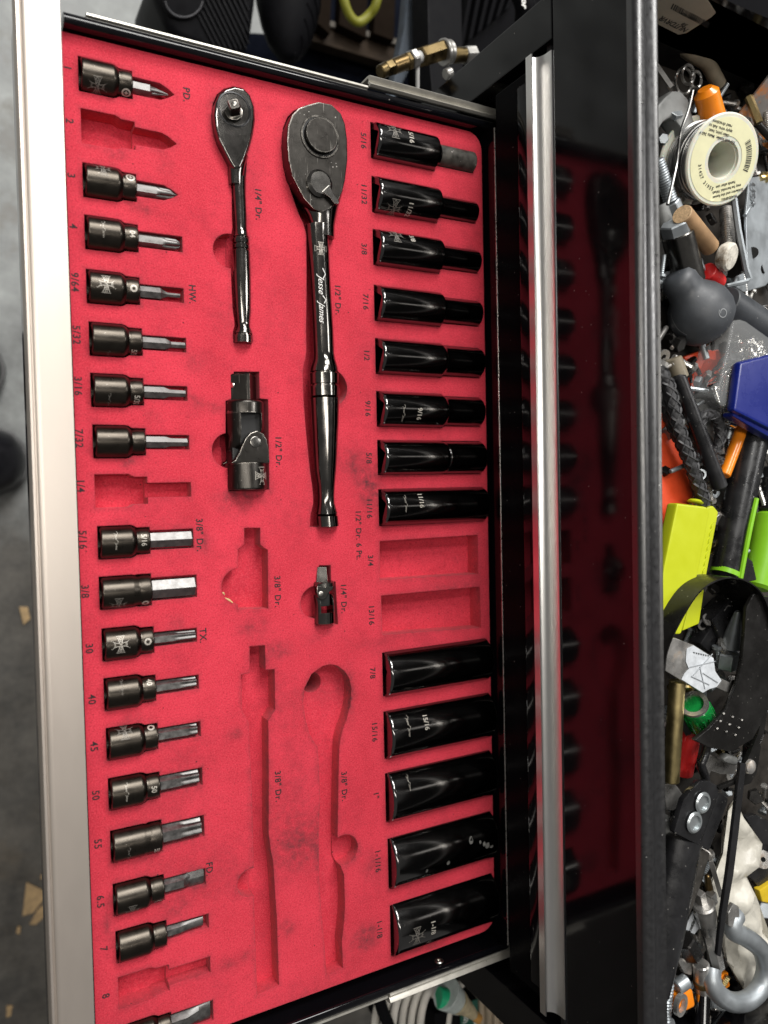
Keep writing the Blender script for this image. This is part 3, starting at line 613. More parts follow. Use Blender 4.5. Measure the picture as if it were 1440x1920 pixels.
# ------------------------------------------------------------------ bit sockets
BIT_GROUP = 'bit sockets in the left-hand row'
SHANK = {  # rings from the neck outwards: (x, ry, rz, shape)
    'ph1': [(24, 3.3, 3.3, 'hex'), (34.5, 3.3, 3.3, 'hex'), (35.6, 2.3, 2.3, 'o'), (38, 2.1, 2.1, 'ph'), (44.5, .4, .4, 'ph')],
    'ph2': [(24, 3.4, 3.4, 'hex'), (36, 3.4, 3.4, 'hex'), (38, 3.1, 3.1, 'ph'), (43, 2.9, 2.9, 'ph'), (47, .9, .9, 'ph')],
    'ph3': [(24, 3.4, 3.4, 'hex'), (38, 3.4, 3.4, 'hex'), (40, 3.2, 3.2, 'ph'), (45.5, 3., 3., 'ph'), (47.6, 1.9, 1.9, 'ph')],
    'h1': [(24, 3.3, 3.3, 'hex'), (36.5, 3.3, 3.3, 'hex'), (38.2, 2.3, 2.3, 'hex'), (40.6, 1.25, 1.25, 'hex'), (47.2, 1.2, 1.2, 'hex')],
    'h2': [(24, 3.3, 3.3, 'hex'), (37.5, 3.3, 3.3, 'hex'), (40, 2.4, 2.4, 'hex'), (41, 1.75, 1.75, 'hex'), (48.5, 1.75, 1.75, 'hex')],
    'h3': [(24, 3.4, 3.4, 'hex'), (36.5, 3.4, 3.4, 'hex'), (39.5, 2.2, 2.2, 'hex'), (48, 1.95, 1.95, 'hex')],
    'h4': [(24, 3.4, 3.4, 'hex'), (36, 3.4, 3.4, 'hex'), (39, 2.5, 2.5, 'hex'), (48, 2.35, 2.35, 'hex')],
    'h5': [(24, 4.5, 4.5, 'hex'), (47.6, 4.5, 4.5, 'hex'), (48.4, 4., 4., 'hex')],
    'h6': [(24, 5.5, 5.5, 'hex'), (48.6, 5.5, 5.5, 'hex'), (49.4, 4.9, 4.9, 'hex')],
    't1': [(24, 3.4, 3.4, 'hex'), (36, 3.4, 3.4, 'hex'), (39, 2.9, 2.9, 'torx'), (48, 2.8, 2.8, 'torx'), (48.4, 2.3, 2.3, 'torx')],
    't2': [(24, 3.5, 3.5, 'hex'), (38, 3.5, 3.5, 'hex'), (41, 3.2, 3.2, 'torx'), (47.4, 3.1, 3.1, 'torx'), (47.8, 2.6, 2.6, 'torx')],
    't3': [(24, 3.7, 3.7, 'hex'), (42, 3.7, 3.7, 'hex'), (44, 3.5, 3.5, 'torx'), (46.8, 3.5, 3.5, 'torx'), (47.2, 3, 3, 'torx')],
    't4': [(24, 4.4, 4.4, 'hex'), (36, 4.4, 4.4, 'hex'), (38.5, 4.1, 4.1, 'torx'), (46.6, 4.1, 4.1, 'torx'), (47, 3.6, 3.6, 'torx')],
    't5': [(24, 5.3, 5.3, 'hex'), (35, 5.3, 5.3, 'hex'), (38, 5., 5., 'torx'), (46.8, 5., 5., 'torx'), (47.2, 4.5, 4.5, 'torx')],
    'f1': [(24, 4., 4., 'hex'), (36, 4., 4., 'hex'), (38.5, 4., 1.6, 'o'), (40, 4.2, .95, 'sq'), (47.8, 4.3, .7, 'sq')],
    'f2': [(24, 3.3, 3.3, 'hex'), (33, 3.3, 3., 'hex'), (38, 2.8, 1.6, 'o'), (46, 2.7, .8, 'o')],
    'f3': [(24, 4.4, 4.4, 'hex'), (34, 4.4, 4.4, 'hex'), (41, 5., 1.8, 'o'), (47.6, 5.2, .8, 'o')]}
def symbol2d(k, R=1.9):
    c = arc(0, 0, R, 0, 360, 28)[:-1]
    if k == '+': return join2d(stroke2d(c, R * .42, True), stroke2d([(-R * .5, 0), (R * .5, 0)], R * .3), stroke2d([(0, -R * .5), (0, R * .5)], R * .3))
    if k == '-': return join2d(stroke2d(c, R * .3, True), stroke2d([(-R * .8, 0), (R * .8, 0)], R * .5))
    n = 12 if k == '*' else 6; V, F = [], []
    for i in range(n * 2 if k == '*' else 24):
        m = n * 2 if k == '*' else 24; a = 2 * math.pi * i / m
        ri = (R * (.42 if (i // 2) % 2 else .62)) if k == '*' else R * .52 * sf('hex', a)
        V += [(R * math.cos(a), R * math.sin(a)), (ri * math.cos(a), ri * math.sin(a))]
    m = len(V) // 2
    for i in range(m): j = (i + 1) % m; F.append((2 * i, 2 * i + 1, 2 * j + 1, 2 * j))
    return V, F
def bit_socket(nm, y, x, kind, label, marks, tilt=0.):
    z = BIT_Z; t = thing('bit_socket', label, 'bit socket', (x, y, z), BIT_GROUP)
    nk = {'h6': 8.2, 't5': 8.5}.get(kind, 6.9); b = 8.5
    prof = [(7, 5.6), (.4, 5.8), (0, b - 1.1), (.35, b - .35), (1., b), (15.4, b), (16.2, b - .2), (17.6, (b + nk) / 2 - .2), (18.4, nk - .25), (19.4, nk - .3), (20.2, nk), (24, nk), (24.8, nk - .3), (25.3, nk - 1.1), (25.4, 2)]
    part('body', lathe(prof, n=56, origin=(x, y, z), axis=(1, 0, 0)), bit_black, t, 30)
    sh = {'p': 0, 'h': 0, 't': 0, 'f': 0}[kind[0]]
    part('bit', loft(SHANK[kind], n=48, origin=(x, y, z), axis=(1, 0, 0), roll=math.pi / 6 if kind[0] == 'h' else 0.), bit_steel, t, 25)
    for k, dx, phi, arg in marks:
        r = (nk if dx > 18 else b) + .06
        m = emblem2d(arg) if k == 'emblem' else symbol2d(arg) if k == 'symbol' else text2d(arg, 3.9, 0, .95) if k == 'size' else signature2d(arg)
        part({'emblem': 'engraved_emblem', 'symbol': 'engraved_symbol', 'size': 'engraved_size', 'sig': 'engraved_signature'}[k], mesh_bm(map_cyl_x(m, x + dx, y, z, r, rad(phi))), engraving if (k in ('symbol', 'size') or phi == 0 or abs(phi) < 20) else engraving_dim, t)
BL = {'1': ('black bit socket with a small pointed phillips bit, topmost of the left row', [('emblem', 7.6, -48, 4.5), ('symbol', 22, -56, '+')]),
    '3': ('black bit socket with a fluted phillips bit beside the printed 3', [('emblem', 8.5, 40, 4.5), ('symbol', 22, 30, '+')]),
    '4': ('black bit socket engraved 04 with a blunt phillips bit', [('sig', 7.5, 5, 9), ('size', 22, 4, '04')]),
    '9/64': ('black bit socket with a bright cross emblem and the thinnest hex key tip', [('emblem', 8, 3, 4.5), ('symbol', 21.8, 0, 'o')]),
    '5/32': ('plain black bit socket with a stepped hex tip beside the printed 5/32', [('size', 21, -70, '5/32'), ('sig', 8, -75, 8)]),
    '3/16': ('black bit socket with a tapered hex tip beside the printed 3/16', [('sig', 7.5, -42, 8), ('size', 21.6, -48, '5/32')]),
    '7/32': ('plain black bit socket with a slim hex tip just above an empty pocket', []),
    '5/16': ('black bit socket engraved 5/16 with a thick straight hex tip', [('sig', 7.5, 8, 10), ('size', 21.8, 6, '5/16')]),
    '3/8': ('black bit socket with the thickest hex tip beside the printed 3/8', [('emblem', 8, -48, 4.5), ('symbol', 21.8, -52, 'o')]),
    '30': ('black bit socket with a bright cross and star symbol beside the printed 30', [('emblem', 7.6, 4, 4.5), ('symbol', 21.6, 2, '*')]),
    '40': ('black bit socket engraved 40 high on its neck, with a star tip', [('sig', 7.5, 32, 9), ('size', 21.8, 40, '40')]),
    '45': ('black bit socket with a half-turned cross emblem beside the printed 45', [('emblem', 8, 52, 4.5), ('symbol', 21.8, 58, '*')]),
    '50': ('black bit socket engraved 50 with a fluted star tip', [('sig', 7.5, 12, 10), ('size', 21.8, 0, '50')]),
    '55': ('black bit socket with a straight thick neck engraved 55 and a broad star tip', [('sig', 7.5, -28, 9), ('size', 22, -38, '55')]),
    '6.5': ('black bit socket with a broad flat screwdriver blade beside the printed 6.5', [('emblem', 8, -46, 4.5), ('symbol', 21.8, -58, '-')]),
    '7': ('black bit socket with a thin flat screwdriver blade beside the printed 7', []),
    '': ('black bit socket with a wide flat blade at the bottom edge below the empty pocket', [])}
for b in BITS: bit_socket(*b, *BL[b[0]])

# ------------------------------------------------------------------ ratchets
def rings_px(rs, z, zc, flat=1.):
    out = []
    for y, a, b in rs:
        l, r = P(a, y, z), P(b, y, z); xm = (l.x + r.x) / 2; out.append((l.y, xm, (r.x - l.x) / 2 * math.cos(math.atan2(xm, HC))))
    return out
def y_loft(rs, z0, n=40, caps=True, squash=1.):
    """rings (Y, Xc, r) -> round bar running along -Y"""
    y0 = rs[0][0]
    return loft([(y0 - y, r, r * squash, 'o', 0, 0) if False else (y0 - y, r, r * squash, 'o') + (-(x - rs[0][1]), 0) for y, x, r in rs], n=n, origin=(rs[0][1], y0, z0), axis=(0, -1, 0))
def grooves(rs, cuts, w=.5, d=.5):
    """turn narrow grooves into a ring list at photo rows"""
    out = []; ys = sorted(rs, key=lambda q: -q[0]); cy = sorted(cuts, reverse=True)
    def at(y):
        for i in range(len(ys) - 1):
            if ys[i][0] >= y >= ys[i + 1][0]:
                f = (ys[i][0] - y) / (ys[i][0] - ys[i + 1][0]); return [ys[i][k] + (ys[i + 1][k] - ys[i][k]) * f for k in range(3)]
    for y in cy:
        for dy, dr in ((w, 0), (w * .6, -d), (-w * .6, -d), (-w, 0)):
            q = at(y + dy); ys.append((q[0], q[1], q[2] + dr))
    return sorted(ys, key=lambda q: -q[0])
def ratchet12():
    z = 1.; rs = rings_px(R12, z, z)
    t = thing('ratchet', 'large black ratchet wrench with a white signature on its neck', 'ratchet', (rs[8][1], rs[8][0], z - 8), 'ratchets lying in the foam')
    zt = 9.
    plate = [P(a, b, zt)[:2] for a, b in H12[:9] + [(636, 375), (620, 392), (604, 399), (588, 392), (570, 372)] + H12[15:]]
    part('head', prism(plate, -3, zt, 1.1), worn_black, t, 30)
    # forged yoke between head and neck
    yk = [(340, 553, 644, 6.8), (365, 561, 638, 7.2), (385, 567, 631, 7.4), (402, 571, 622, 7), (418, 574, 617.5, 6.6), (440, 575.5, 615.5, 6.4)]
    rr = []
    for y, a, b, h in yk:
        l, r = P(a, y, 3), P(b, y, 3); rr.append((l.y, (l.x + r.x) / 2, (r.x - l.x) / 2, h))
    part('yoke', loft([(rr[0][0] - y, w, h, 'o', -(x - rr[0][1]), 0) for y, x, w, h in rr], n=40, origin=(rr[0][1], rr[0][0], 1.4), axis=(0, -1, 0)), black_chrome, t)
    g = [P(0, y, z).y for y in ()]
    neck = [(q[0], q[1], min(q[2], 7.0) if q[0] > P(575, 430, z).y else q[2]) for q in rs if q[0] <= P(575, 415, z).y]
    cuts = [P(596, y, z).y for y in (699, 722, 745, 966)]
    hs = grooves(neck, cuts, .7, .9)
    part('handle', y_loft(hs, z), black_chrome, t)
    c = P(600, 257, zt)
    part('cover_disc', lathe([(-.5, 12.2), (.35, 12.2), (.7, 11.9), (.7, 11.1), (.1, 10.7), (.1, 10.2), (2.6, 10), (3.1, 9.6), (3.1, .5)], n=48, origin=c, axis=(0, 0, 1)), worn_black, t, 25)
    part('groove_shade', ring(c + Vector((0, 0, .1)), (0, 0, 1), 10.9, 9.8, .35, 48), bore_black, t)  # black ring paints in the shade of the groove round the disc
    c = P(598, 345, zt)
    lev = lathe([(0, 7.9), (1.2, 7.9), (2.6, 6.2), (2.7, 3), (2.7, .2)], n=40, origin=c, axis=(0, 0, 1))
    tip = P(629, 379, zt + 1.5); d = (tip - c); d.z = 0; d.normalize(); s = Vector((-d.y, d.x, 0))
    q = [c + d * 4 + s * 3.6, c + d * 9.5 + s * 1.7, tip + s * 1.9, tip + d * 1.6 + s * .9, tip + d * 1.6 - s * .9, tip - s * 1.9, c + d * 9.5 - s * 1.7, c + d * 4 - s * 3.6]
    prism([(p.x, p.y) for p in q], zt + .4, zt + 2.9, .5, lev)
    part('reverse_lever', lev, edge_steel_dark, t, 30)
    y0, x0, r0 = [q for q in rs if abs(q[0] - P(596, 500, z).y) < 30][0]
    p = P(596, 472, z); part('engraved_emblem', mesh_bm(map_cyl_y(emblem2d(3.6), p.x - .3, p.y, z, 6.85, rad(-6))), engraving, t)
    p = P(596, 560, z); part('engraved_signature', mesh_bm(map_cyl_y(signature2d(31), p.x + 0, p.y, z, 6.85, rad(-4))), white_mark, t)
edge_steel_dark = mat('edge_steel_dark', (.15, .145, .135), .25, 1, .08, 200, .02, 600, .06, dust=.1, edge=.7)
white_mark = mat('white_mark', (.8, .79, .76), .5)
ratchet12()
def ratchet14():
    z = .5; rs = rings_px(R14, z, z)
    t = thing('ratchet', 'small black ratchet wrench with its square drive pointing up', 'ratchet', (rs[6][1], rs[6][0], z - 6), 'ratchets lying in the foam')
    zt = 6.
    part('head', prism([P(a, b, zt)[:2] for a, b in H14], -3, zt, 1.4, None, 3), black_chrome, t, 30)
    yk = [(285, 421, 466, 5.2), (305, 428, 460, 5.2), (325, 432, 460.5, 4.6), (345, 434, 460, 4.2)]
    rr = []
    for y, a, b, h in yk:
        l, r = P(a, y, 2), P(b, y, 2); rr.append((l.y, (l.x + r.x) / 2, (r.x - l.x) / 2, h))
    part('yoke', loft([(rr[0][0] - y, w, h, 'o', -(x - rr[0][1]), 0) for y, x, w, h in rr], n=36, origin=(rr[0][1], rr[0][0], .6), axis=(0, -1, 0)), black_chrome, t)
    neck = [q for q in rs if q[0] <= P(446, 332, z).y]
    part('handle', y_loft(grooves(neck, [P(448, y, z).y for y in (447, 459, 469, 627)], .6, .75), z, 36), black_chrome, t)
    c = P(439, 205, zt)
    part('drive_disc', lathe([(-1, 9.6), (.15, 9.6), (.35, 9.1), (.35, 8.6), (-.3, 8.2), (-.3, .3)], n=44, origin=c, axis=(0, 0, 1)), chest_satin, t, 25)
    d = Vector((-.3, .12, 1)).normalized(); c2 = P(438.5, 213, zt - .5)
    st = loft([(0, 4.9, 4.9, 'oct'), (1.8, 4.9, 4.9, 'oct'), (2.2, 4.1, 4.1, 'sq'), (8.2, 4.1, 4.1, 'sq'), (9., 3.5, 3.5, 'sq')], n=32, origin=c2, axis=d, roll=.5)
    sdr = part('square_drive', st, worn_black, t, 25)
    part('detent_ball', lathe([(0, 1.5), (.3, 1.2), (.4, .2)], n=16, origin=c2 + d * 9, axis=d), edge_steel_dark, sdr)
ratchet14()

# ------------------------------------------------------------------ universal joints
def sector(bm_, xc, zc, R, s, half, w, ya, yb, bw=1.2):
    # one arm of a fork: a slice of the round body, its end rounded off
    pr = [(xc + s * R * math.cos(rad(a)), zc + R * math.sin(rad(a))) for a in range(-half, half + 1, 8)]
    xi = xc + s * max(R * math.cos(rad(half)) - .2, R - w) if R * math.cos(rad(half)) > R - w else xc + s * (R - w)
    pr += [(xi, pr[-1][1]), (xi, pr[0][1])]
    new = bmesh.new(); n_ = len(pr); prev = None; steps = 7
    for k in range(steps + 1):
        f = k / steps; y = ya + (yb - ya) * f; sh = 1 if f < .45 else math.sqrt(max(.02, 1 - ((f - .45) / .56) ** 2))
        vs = [new.verts.new((p[0], y, zc + (p[1] - zc) * (.25 + .75 * sh))) for p in pr]
        if prev:
            for q in range(n_): new.faces.new((prev[q], prev[(q + 1) % n_], vs[(q + 1) % n_], vs[q]))
        else: new.faces.new(vs)
        prev = vs
    new.faces.new(prev[::-1]); bmesh.ops.recalc_face_normals(new, faces=new.faces); merge(bm_, new)
def joint12():
    z = -2.; t = thing('universal_joint', 'large worn black universal joint with an engraved cross, in the middle of the foam', 'universal joint', (*P(466, 820)[:2], -14), 'universal joints in the foam')
    a, b = P(425, 790, 3), P(501, 790, 3); xc, R = (a.x + b.x) / 2, (b.x - a.x) / 2 * .95
    ytop = P(460, 750, 5).y; y1 = P(460, 774, 5).y; ypin = P(478, 828, 7).y; y2 = P(466, 868, 5).y; y3 = P(466, 919, 5).y
    sq = P(462, 700, 4).y
    part('square_drive', loft([(0, 8., 8., 'sq'), (.8, 8.7, 8.7, 'sq'), (ytop * -1 + sq + .5, 8.8, 8.8, 'sq')], n=32, origin=(xc - .5, sq, z), axis=(0, -1, 0), roll=.12), worn_black, t, 30)
    part('detent_ball', lathe([(0, 1.7), (.7, 1.4), (1, .3)], n=20, origin=(xc - 7.0, (sq + ytop) / 2 + 1, z + 2.5), axis=(-1, 0, .3)), edge_steel, t)
    up = lathe([(0, R - 1.2), (.5, R - .5), (1.4, R), (ytop - y1, R)], n=48, origin=(xc, ytop, z), axis=(0, -1, 0))
    for s in (-1, 1):
        ye = P(430, 845, 4).y if s < 0 else P(430, 815, 4).y
        w = 9 if s < 0 else 6.5
        sector(up, xc, z, R, s, 62 if s < 0 else 48, w, y1 + .5, ye)
    part('upper_yoke', up, worn_black, t, 35)
    lo = lathe([(0, R), (y2 - y3 - 1.4, R + .4), (y2 - y3 - .4, R), (y2 - y3, R - 1), (y2 - y3, R * .7)], n=48, origin=(xc, y2, z), axis=(0, -1, 0))
    zl = 7.2
    lobe = [(430, 869), (441, 862), (448, 848), (455, 832), (461, 820), (470, 811), (482, 807), (493, 812), (500, 823), (504, 840), (506, 869)]
    pl = [P(x, y, zl)[:2] for x, y in lobe]
    prism(pl, zl - 5, zl + .6, 1., lo)
    prism([(x, y) for x, y in pl], z - 10.5, z - 6, 1., lo)
    part('lower_yoke', lo, worn_black, t, 35)
    c = P(479, 829, zl + .6); part('pivot_pin', lathe([(-2, 3.2), (.25, 3.2), (.5, 2.8), (.5, .3)], n=28, origin=c, axis=(0, 0, 1)), edge_steel_dark, t)
    part('cross_block', box(xc - 9.2, xc + 9.4, ypin - 14, y1 + 1, z - 8, z + 4.8, 1.5), bore_black, t)
    m = emblem2d(4.8); m = ([(v[1], -v[0]) for v in m[0]], m[1])
    p = P(485, 892, 7); part('engraved_emblem', mesh_bm(map_cyl_y(m, xc, p.y, z, R + .5, rad(32))), engraving, t)
joint12()
def joint14():
    z = 0.; t = thing('universal_joint', 'tiny black universal joint beside a 1/4" print', 'universal joint', (*P(610, 1120)[:2], -7), 'universal joints in the foam')
    a, b = P(592, 1110, 3), P(629, 1110, 3); xc, R = (a.x + b.x) / 2, (b.x - a.x) / 2
    ys = P(608, 1063, 3).y; yt = P(608, 1091, 3).y; y1 = P(608, 1100, 3).y; yp = P(603, 1114, 5).y; y2 = P(610, 1148, 3).y; y3 = P(610, 1171, 3).y
    part('square_drive', loft([(0, 3.7, 3.7, 'sq'), (ys - yt, 4.9, 4.9, 'sq')], n=32, origin=(xc - .2, ys, z), axis=(0, -1, 0), roll=.2), black_chrome, t, 30)
    up = lathe([(0, R - .7), (.7, R), (yt - y1, R)], n=40, origin=(xc, yt, z), axis=(0, -1, 0)); 
    lob = [(594, 1098), (625, 1098), (624, 1104), (616, 1112), (611, 1122), (603, 1125), (596, 1121), (593, 1110)]
    prism([P(x, y, 4.4)[:2] for x, y in lob], 1.4, 5.1, .6, up)
    part('upper_yoke', up, edge_steel_dark, t, 35)
    lo = lathe([(0, R), (y2 - y3 - .7, R), (y2 - y3, R - .8)], n=40, origin=(xc, y2, z), axis=(0, -1, 0))
    for s in (-1, 1): 
        sector(lo, xc, z, R, s, 50, 2.6, y2 - .4, yp - 1)
    part('lower_yoke', lo, black_chrome, t, 35)
    part('cross_block', box(xc - 3, xc + 3.2, yp - 8, yp + 2, z - 3, z + 2, .6), bore_black, t)
    part('pivot_pin', lathe([(-1, 1.5), (.25, 1.5), (.4, 1.2), (.4, .2)], n=20, origin=P(602, 1113, 5.1), axis=(0, 0, 1)), edge_steel, t)
joint14()

splinter_m = mat('splinter', (.6, .45, .22), .7)
for a_, b_, lab in (((416, 1111), (421, 1115), 'shorter pale wood splinter in the empty round thumb pocket'), ((421, 1121), (436, 1130), 'longer pale wood splinter in the empty round thumb pocket')):
    solo('wood_splinter', tube([P(*a_, -4.5), P((a_[0] + b_[0]) / 2, (a_[1] + b_[1]) / 2 - 1, -4.2), P(*b_, -4.8)], [.3, .7, .4], 6), splinter_m, lab, 'splinter', 'splinters in the thumb pocket')

# ------------------------------------------------------------------ round about: floor litter, shoes, things beyond the drawer
def rp(x, y, z, r): return (P(x, y + r, z) - P(x, y, z)).length
def pts3(l, z=None): return [P(p[0], p[1], p[2] if len(p) > 2 else z) for p in l]
def plate_bm(px, z, th, bw=.6, bm=None, dz=None):
    pl = [P(a, b, z) for a, b in px]
    return prism([(p.x, p.y, z + (dz[i] if dz else 0)) for i, p in enumerate(pl)], -th, 0, bw, bm)
def cyl_bm(a, b, r0, r1=None, n=32, bw=.6, bm=None, shape='o', roll=0.):
    a, b = Vector(a), Vector(b); L = (b - a).length; r1 = r0 if r1 is None else r1
    return loft([(0, r0 - bw, r0 - bw, shape), (bw, r0, r0, shape), (L - bw, r1, r1, shape), (L, r1 - bw, r1 - bw, shape)], n=n, origin=a, axis=b - a, bm=bm, roll=roll)
shoe_rub = mat('shoe_leather', (.008, .008, .01), .35, 0, .3, 60, .2, 250)
sole_m = mat('shoe_sole', (.1, .1, .1), .6)
def shoe(px, py, label):
    tip = P(px, py, -690); t = thing('shoe', label, 'shoe', (tip.x - 140, tip.y, -759), 'shoes on the concrete floor')
    up = [(0, 6, 8), (6, 22, 20), (18, 35, 30), (40, 44, 36), (80, 48, 42), (130, 42, 62), (190, 34, 85), (240, 34, 90), (272, 26, 80), (280, 14, 60)]
    part('upper', loft([(a, w, h, 'o', 0, h * .9 - 6) for a, w, h in up], n=32, origin=(tip.x, tip.y, -738), axis=(-1, 0, 0)), shoe_rub, t, 60)
    so = [(-6, 4), (0, 22), (14, 38), (40, 48), (80, 52), (140, 42), (200, 36), (260, 36), (282, 20)]
    ol = [(tip.x - a, tip.y + w) for a, w in so] + [(tip.x - a, tip.y - w) for a, w in so[::-1]]
    part('sole', prism(ol, -758.5, -736, 3), sole_m, t)
shoe(53, 862, 'black shoe toe on the grey floor left of the drawer, shown largest')
shoe(5, 684, 'black shoe barely showing at the left edge above the other shoe')
chip_m = mat('wood_chip', (.42, .29, .15), .8, 0, .25, 120, .3, 300)
for i, (pl, lab) in enumerate((([(50, 1655), (92, 1675), (62, 1712), (42, 1718), (47, 1676)], 'largest tan wood chip on the dark floor at the lower left'), ([(90, 1692), (86, 1716), (68, 1734), (55, 1734), (72, 1704)], 'narrow tan wood chip tucked beside the largest chip'), ([(36, 1138), (52, 1138), (57, 1160), (44, 1172)], 'lone tan wood chip on the floor half way down the left edge'), ([(12, 1887), (24, 1886), (20, 1905), (12, 1909)], 'pale small chip on the floor in the bottom left corner'), ([(78, 1640), (86, 1642), (82, 1650), (75, 1648)], 'tiny pale crumb of wood just above the largest chip'), ([(33, 1738), (39, 1738), (37, 1752), (30, 1750)], 'small pale splinter of wood below the largest chip'))):
    solo('wood_chip', plate_bm(pl, -756.5, 2.5, .4), chip_m, lab, 'wood chip', 'wood chips on the floor')

dark_plastic = mat('dark_plastic', (.004, .004, .005), .6, 0, .2, 80, .08, 300, .08, spec=.08)
dark_ribbed = mat('dark_ribbed', (.004, .004, .005), .42, 0, .2, 60, .05, 400, .08, spec=.14)
stitch = mat('stitch', (.16, .16, .17), .6)
# ribbed black bag with a stitched patch
t = thing('ribbed_bag', 'black ribbed bag with a stitched half-round patch beyond the far side of the drawer', 'bag', (*P(400, 20, -330)[:2], -420))
bp = [(278, -60), (292, -5), (306, 30), (324, 70), (400, 105), (458, 110), (474, 60), (482, 0), (486, -60)]
bz = lambda y: -300 - 30 * (y + 60) / 165
b3 = [P(x, y, bz(y)) for x, y in bp]; part('side', prism([tuple(p) for p in b3], -90, 0, 9), dark_ribbed, t)
rb = bmesh.new()
for k in range(14):
    x = 352 + k * 9.5
    a, b = (x, -20 - k * 1.5), (x + 52, 92 + 0 * k)
    a = (a[0] - 6, a[1]); 
    if b[0] > 466: f = (466 - a[0]) / (b[0] - a[0]); b = (466, a[1] + (b[1] - a[1]) * f)
    tube([P(*a, bz(a[1]) + .4), P(*b, bz(b[1]) + .4)], 1.5, 6, rb)
o = part('rib', rb, dark_ribbed, t); o['kind'] = 'stuff'
ptc = [(345 + 40 * math.cos(rad(a)), -2 + 39 * math.sin(rad(a))) for a in range(0, 181, 12)]
part('patch', prism([tuple(P(x, y, bz(y) + 3)) for x, y in [(385, -30)] + ptc + [(305, -30)]], -3, 0, 1), dark_ribbed, t)
sb = bmesh.new()
for a in range(8, 176, 7):
    c = [(345 + 35 * math.cos(rad(a + d)), -2 + 34 * math.sin(rad(a + d))) for d in (0, 3.6)]
    tube([P(*q_, bz(q_[1]) + 3.4) for q_ in c], .7, 5, sb)
o = part('stitching', sb, stitch, t); o['kind'] = 'stuff'
# black tyre-like roll
t = thing('ribbed_roll', 'black rubber roll with curved ribs, right of the stitched bag', 'roll', (*P(540, 20, -330)[:2], -420))
ax = [(-70, 64), (-30, 64), (10, 60), (50, 51), (85, 38), (108, 20), (116, 6)]
ro = P(540, -70, -330); r2 = P(540, 116, -330); rr = [(abs(P(540, y, -330).y - ro.y), rp(540, y, -330, w)) for y, w in ax]
part('body', loft([(a, w, w, 'o') for a, w in rr], n=48, origin=ro, axis=r2 - ro), dark_plastic, t, 60)
rb = bmesh.new(); s_, u_ = frame(r2 - ro); d_ = (r2 - ro).normalized()
for k in range(16):
    pt = []
    for j in range(9):
        f = j / 8; ang = rad(-22 + 95 * f); tt = k * 14 - 30 * f + 14
        tt = max(0, min(rr[-1][0] - 2, tt))
        w = next((rr[i][1] + (rr[i + 1][1] - rr[i][1]) * (tt - rr[i][0]) / (rr[i + 1][0] - rr[i][0]) for i in range(len(rr) - 1) if rr[i][0] <= tt <= rr[i + 1][0]), 5)
        sx = -s_ if s_.x < 0 else s_
        pt.append(ro + d_ * tt + (sx * math.cos(ang) + Vector((0, 0, 1)) * math.sin(ang)) * (w + .2))
    tube(pt, 1.2, 6, rb)
o = part('rib', rb, dark_ribbed, t); o['kind'] = 'stuff'
# dark shelf with a brown edge
shelf_m = mat('shelf_board', (.03, .022, .016), .7, 0, .4, 30, .1, 200, spec=.05)
navy = mat('backdrop_navy', (.005, .006, .01), .8, 0, .4, 40, .3, 200, spec=0)  # navy this dark carries the shade behind the drawer in its colour
t = thing('metal_shelf', 'dark shelf with a brown front edge, standing behind the drawer', 'shelf', (*P(680, 60, -420)[:2], -759))
part('top_edge', plate_bm([(560, 22), (780, 82), (776, 92), (556, 32)], -395, 4, .6), mat('shelf_lip', (.1, .09, .078), .6, spec=.1), t)
part('edge_board', plate_bm([(556, 33), (776, 93), (768, 130), (548, 66)], -400, 16, 1), shelf_m, t)
part('top_board', plate_bm([(520, -120), (960, -60), (905, 95), (778, 84), (558, 22)], -399, 16, 1), navy, t)
for x0, x1 in ((588, 622), (640, 690), (705, 742)):
    part('box', plate_bm([(x0, -20), (x1, -10), (x1 - 3, 62 + (x1 - 600) * .1), (x0 - 4, 26 + (x0 - 560) * .25)], -384, 14, 1), mat('dark_carton', (.011, .008, .006), .9, spec=0), t)
part('dark_backdrop', plate_bm([(470, 60), (1000, 100), (1000, 330), (420, 200)], -430, 320, 2), navy, t)  # dark block added over the floor in place of shade
yel = mat('yellow_rubber', (.17, .17, .012), .5)
solo('hose', tube(smooth_path(pts3([(640, -60, -250), (644, -5, -255), (655, 28, -260), (672, 42, -262), (692, 28, -258), (706, 4, -250), (714, -60, -240)]), 6), 4.6, 12), yel, 'yellow hose loop hanging behind the drawer at the top', 'hose')
greyc = mat('grey_cloth', (.05, .062, .078), .85, 0, .35, 120, .4, 400)
solo('strap', plate_bm([(768, -60), (806, -60), (800, 20), (790, 70), (770, 130), (740, 190), (730, 190), (746, 110), (758, 50)], -170, 14, 4), greyc, 'grey blue cloth strap hanging beside the black post', 'strap')
solo('post', plate_bm([(800, -70), (866, -70), (868, 60), (872, 200), (812, 200), (803, 100)], -135, 26, 2), dark_plastic, 'upright black steel post behind the brass fitting', 'post')
t = thing('louvred_box', 'black box with slanting louvres at the top behind the cabinet corner', 'box', (*P(930, 30, -230)[:2], -420))
lz = lambda y: -235 - 45 * (y + 80) / 230
part('case', prism([tuple(P(x, y, lz(y))) for x, y in [(868, -80), (1070, -80), (1000, 40), (880, 150), (872, 100)]], -120, 0, 3), dark_plastic, t)
for k in range(6):
    part('louvre', prism([tuple(P(x, y, lz(y) + 9)) for x, y in [(884 + k * 17, -40), (893 + k * 17, -40), (870 + k * 17, 86 - k * 14), (861 + k * 17, 92 - k * 14)]], -12, 0, 1.5), dark_plastic, t)
t = thing('hose_end', 'black hose with white letters at the top beside the cabinet corner', 'hose', P(980, 5, -120))
part('hose_body', tube(smooth_path(pts3([(958, -60, -110), (978, -10, -110), (985, 14, -112), (984, 40, -118)]), 5), 9, 16), dark_plastic, t)
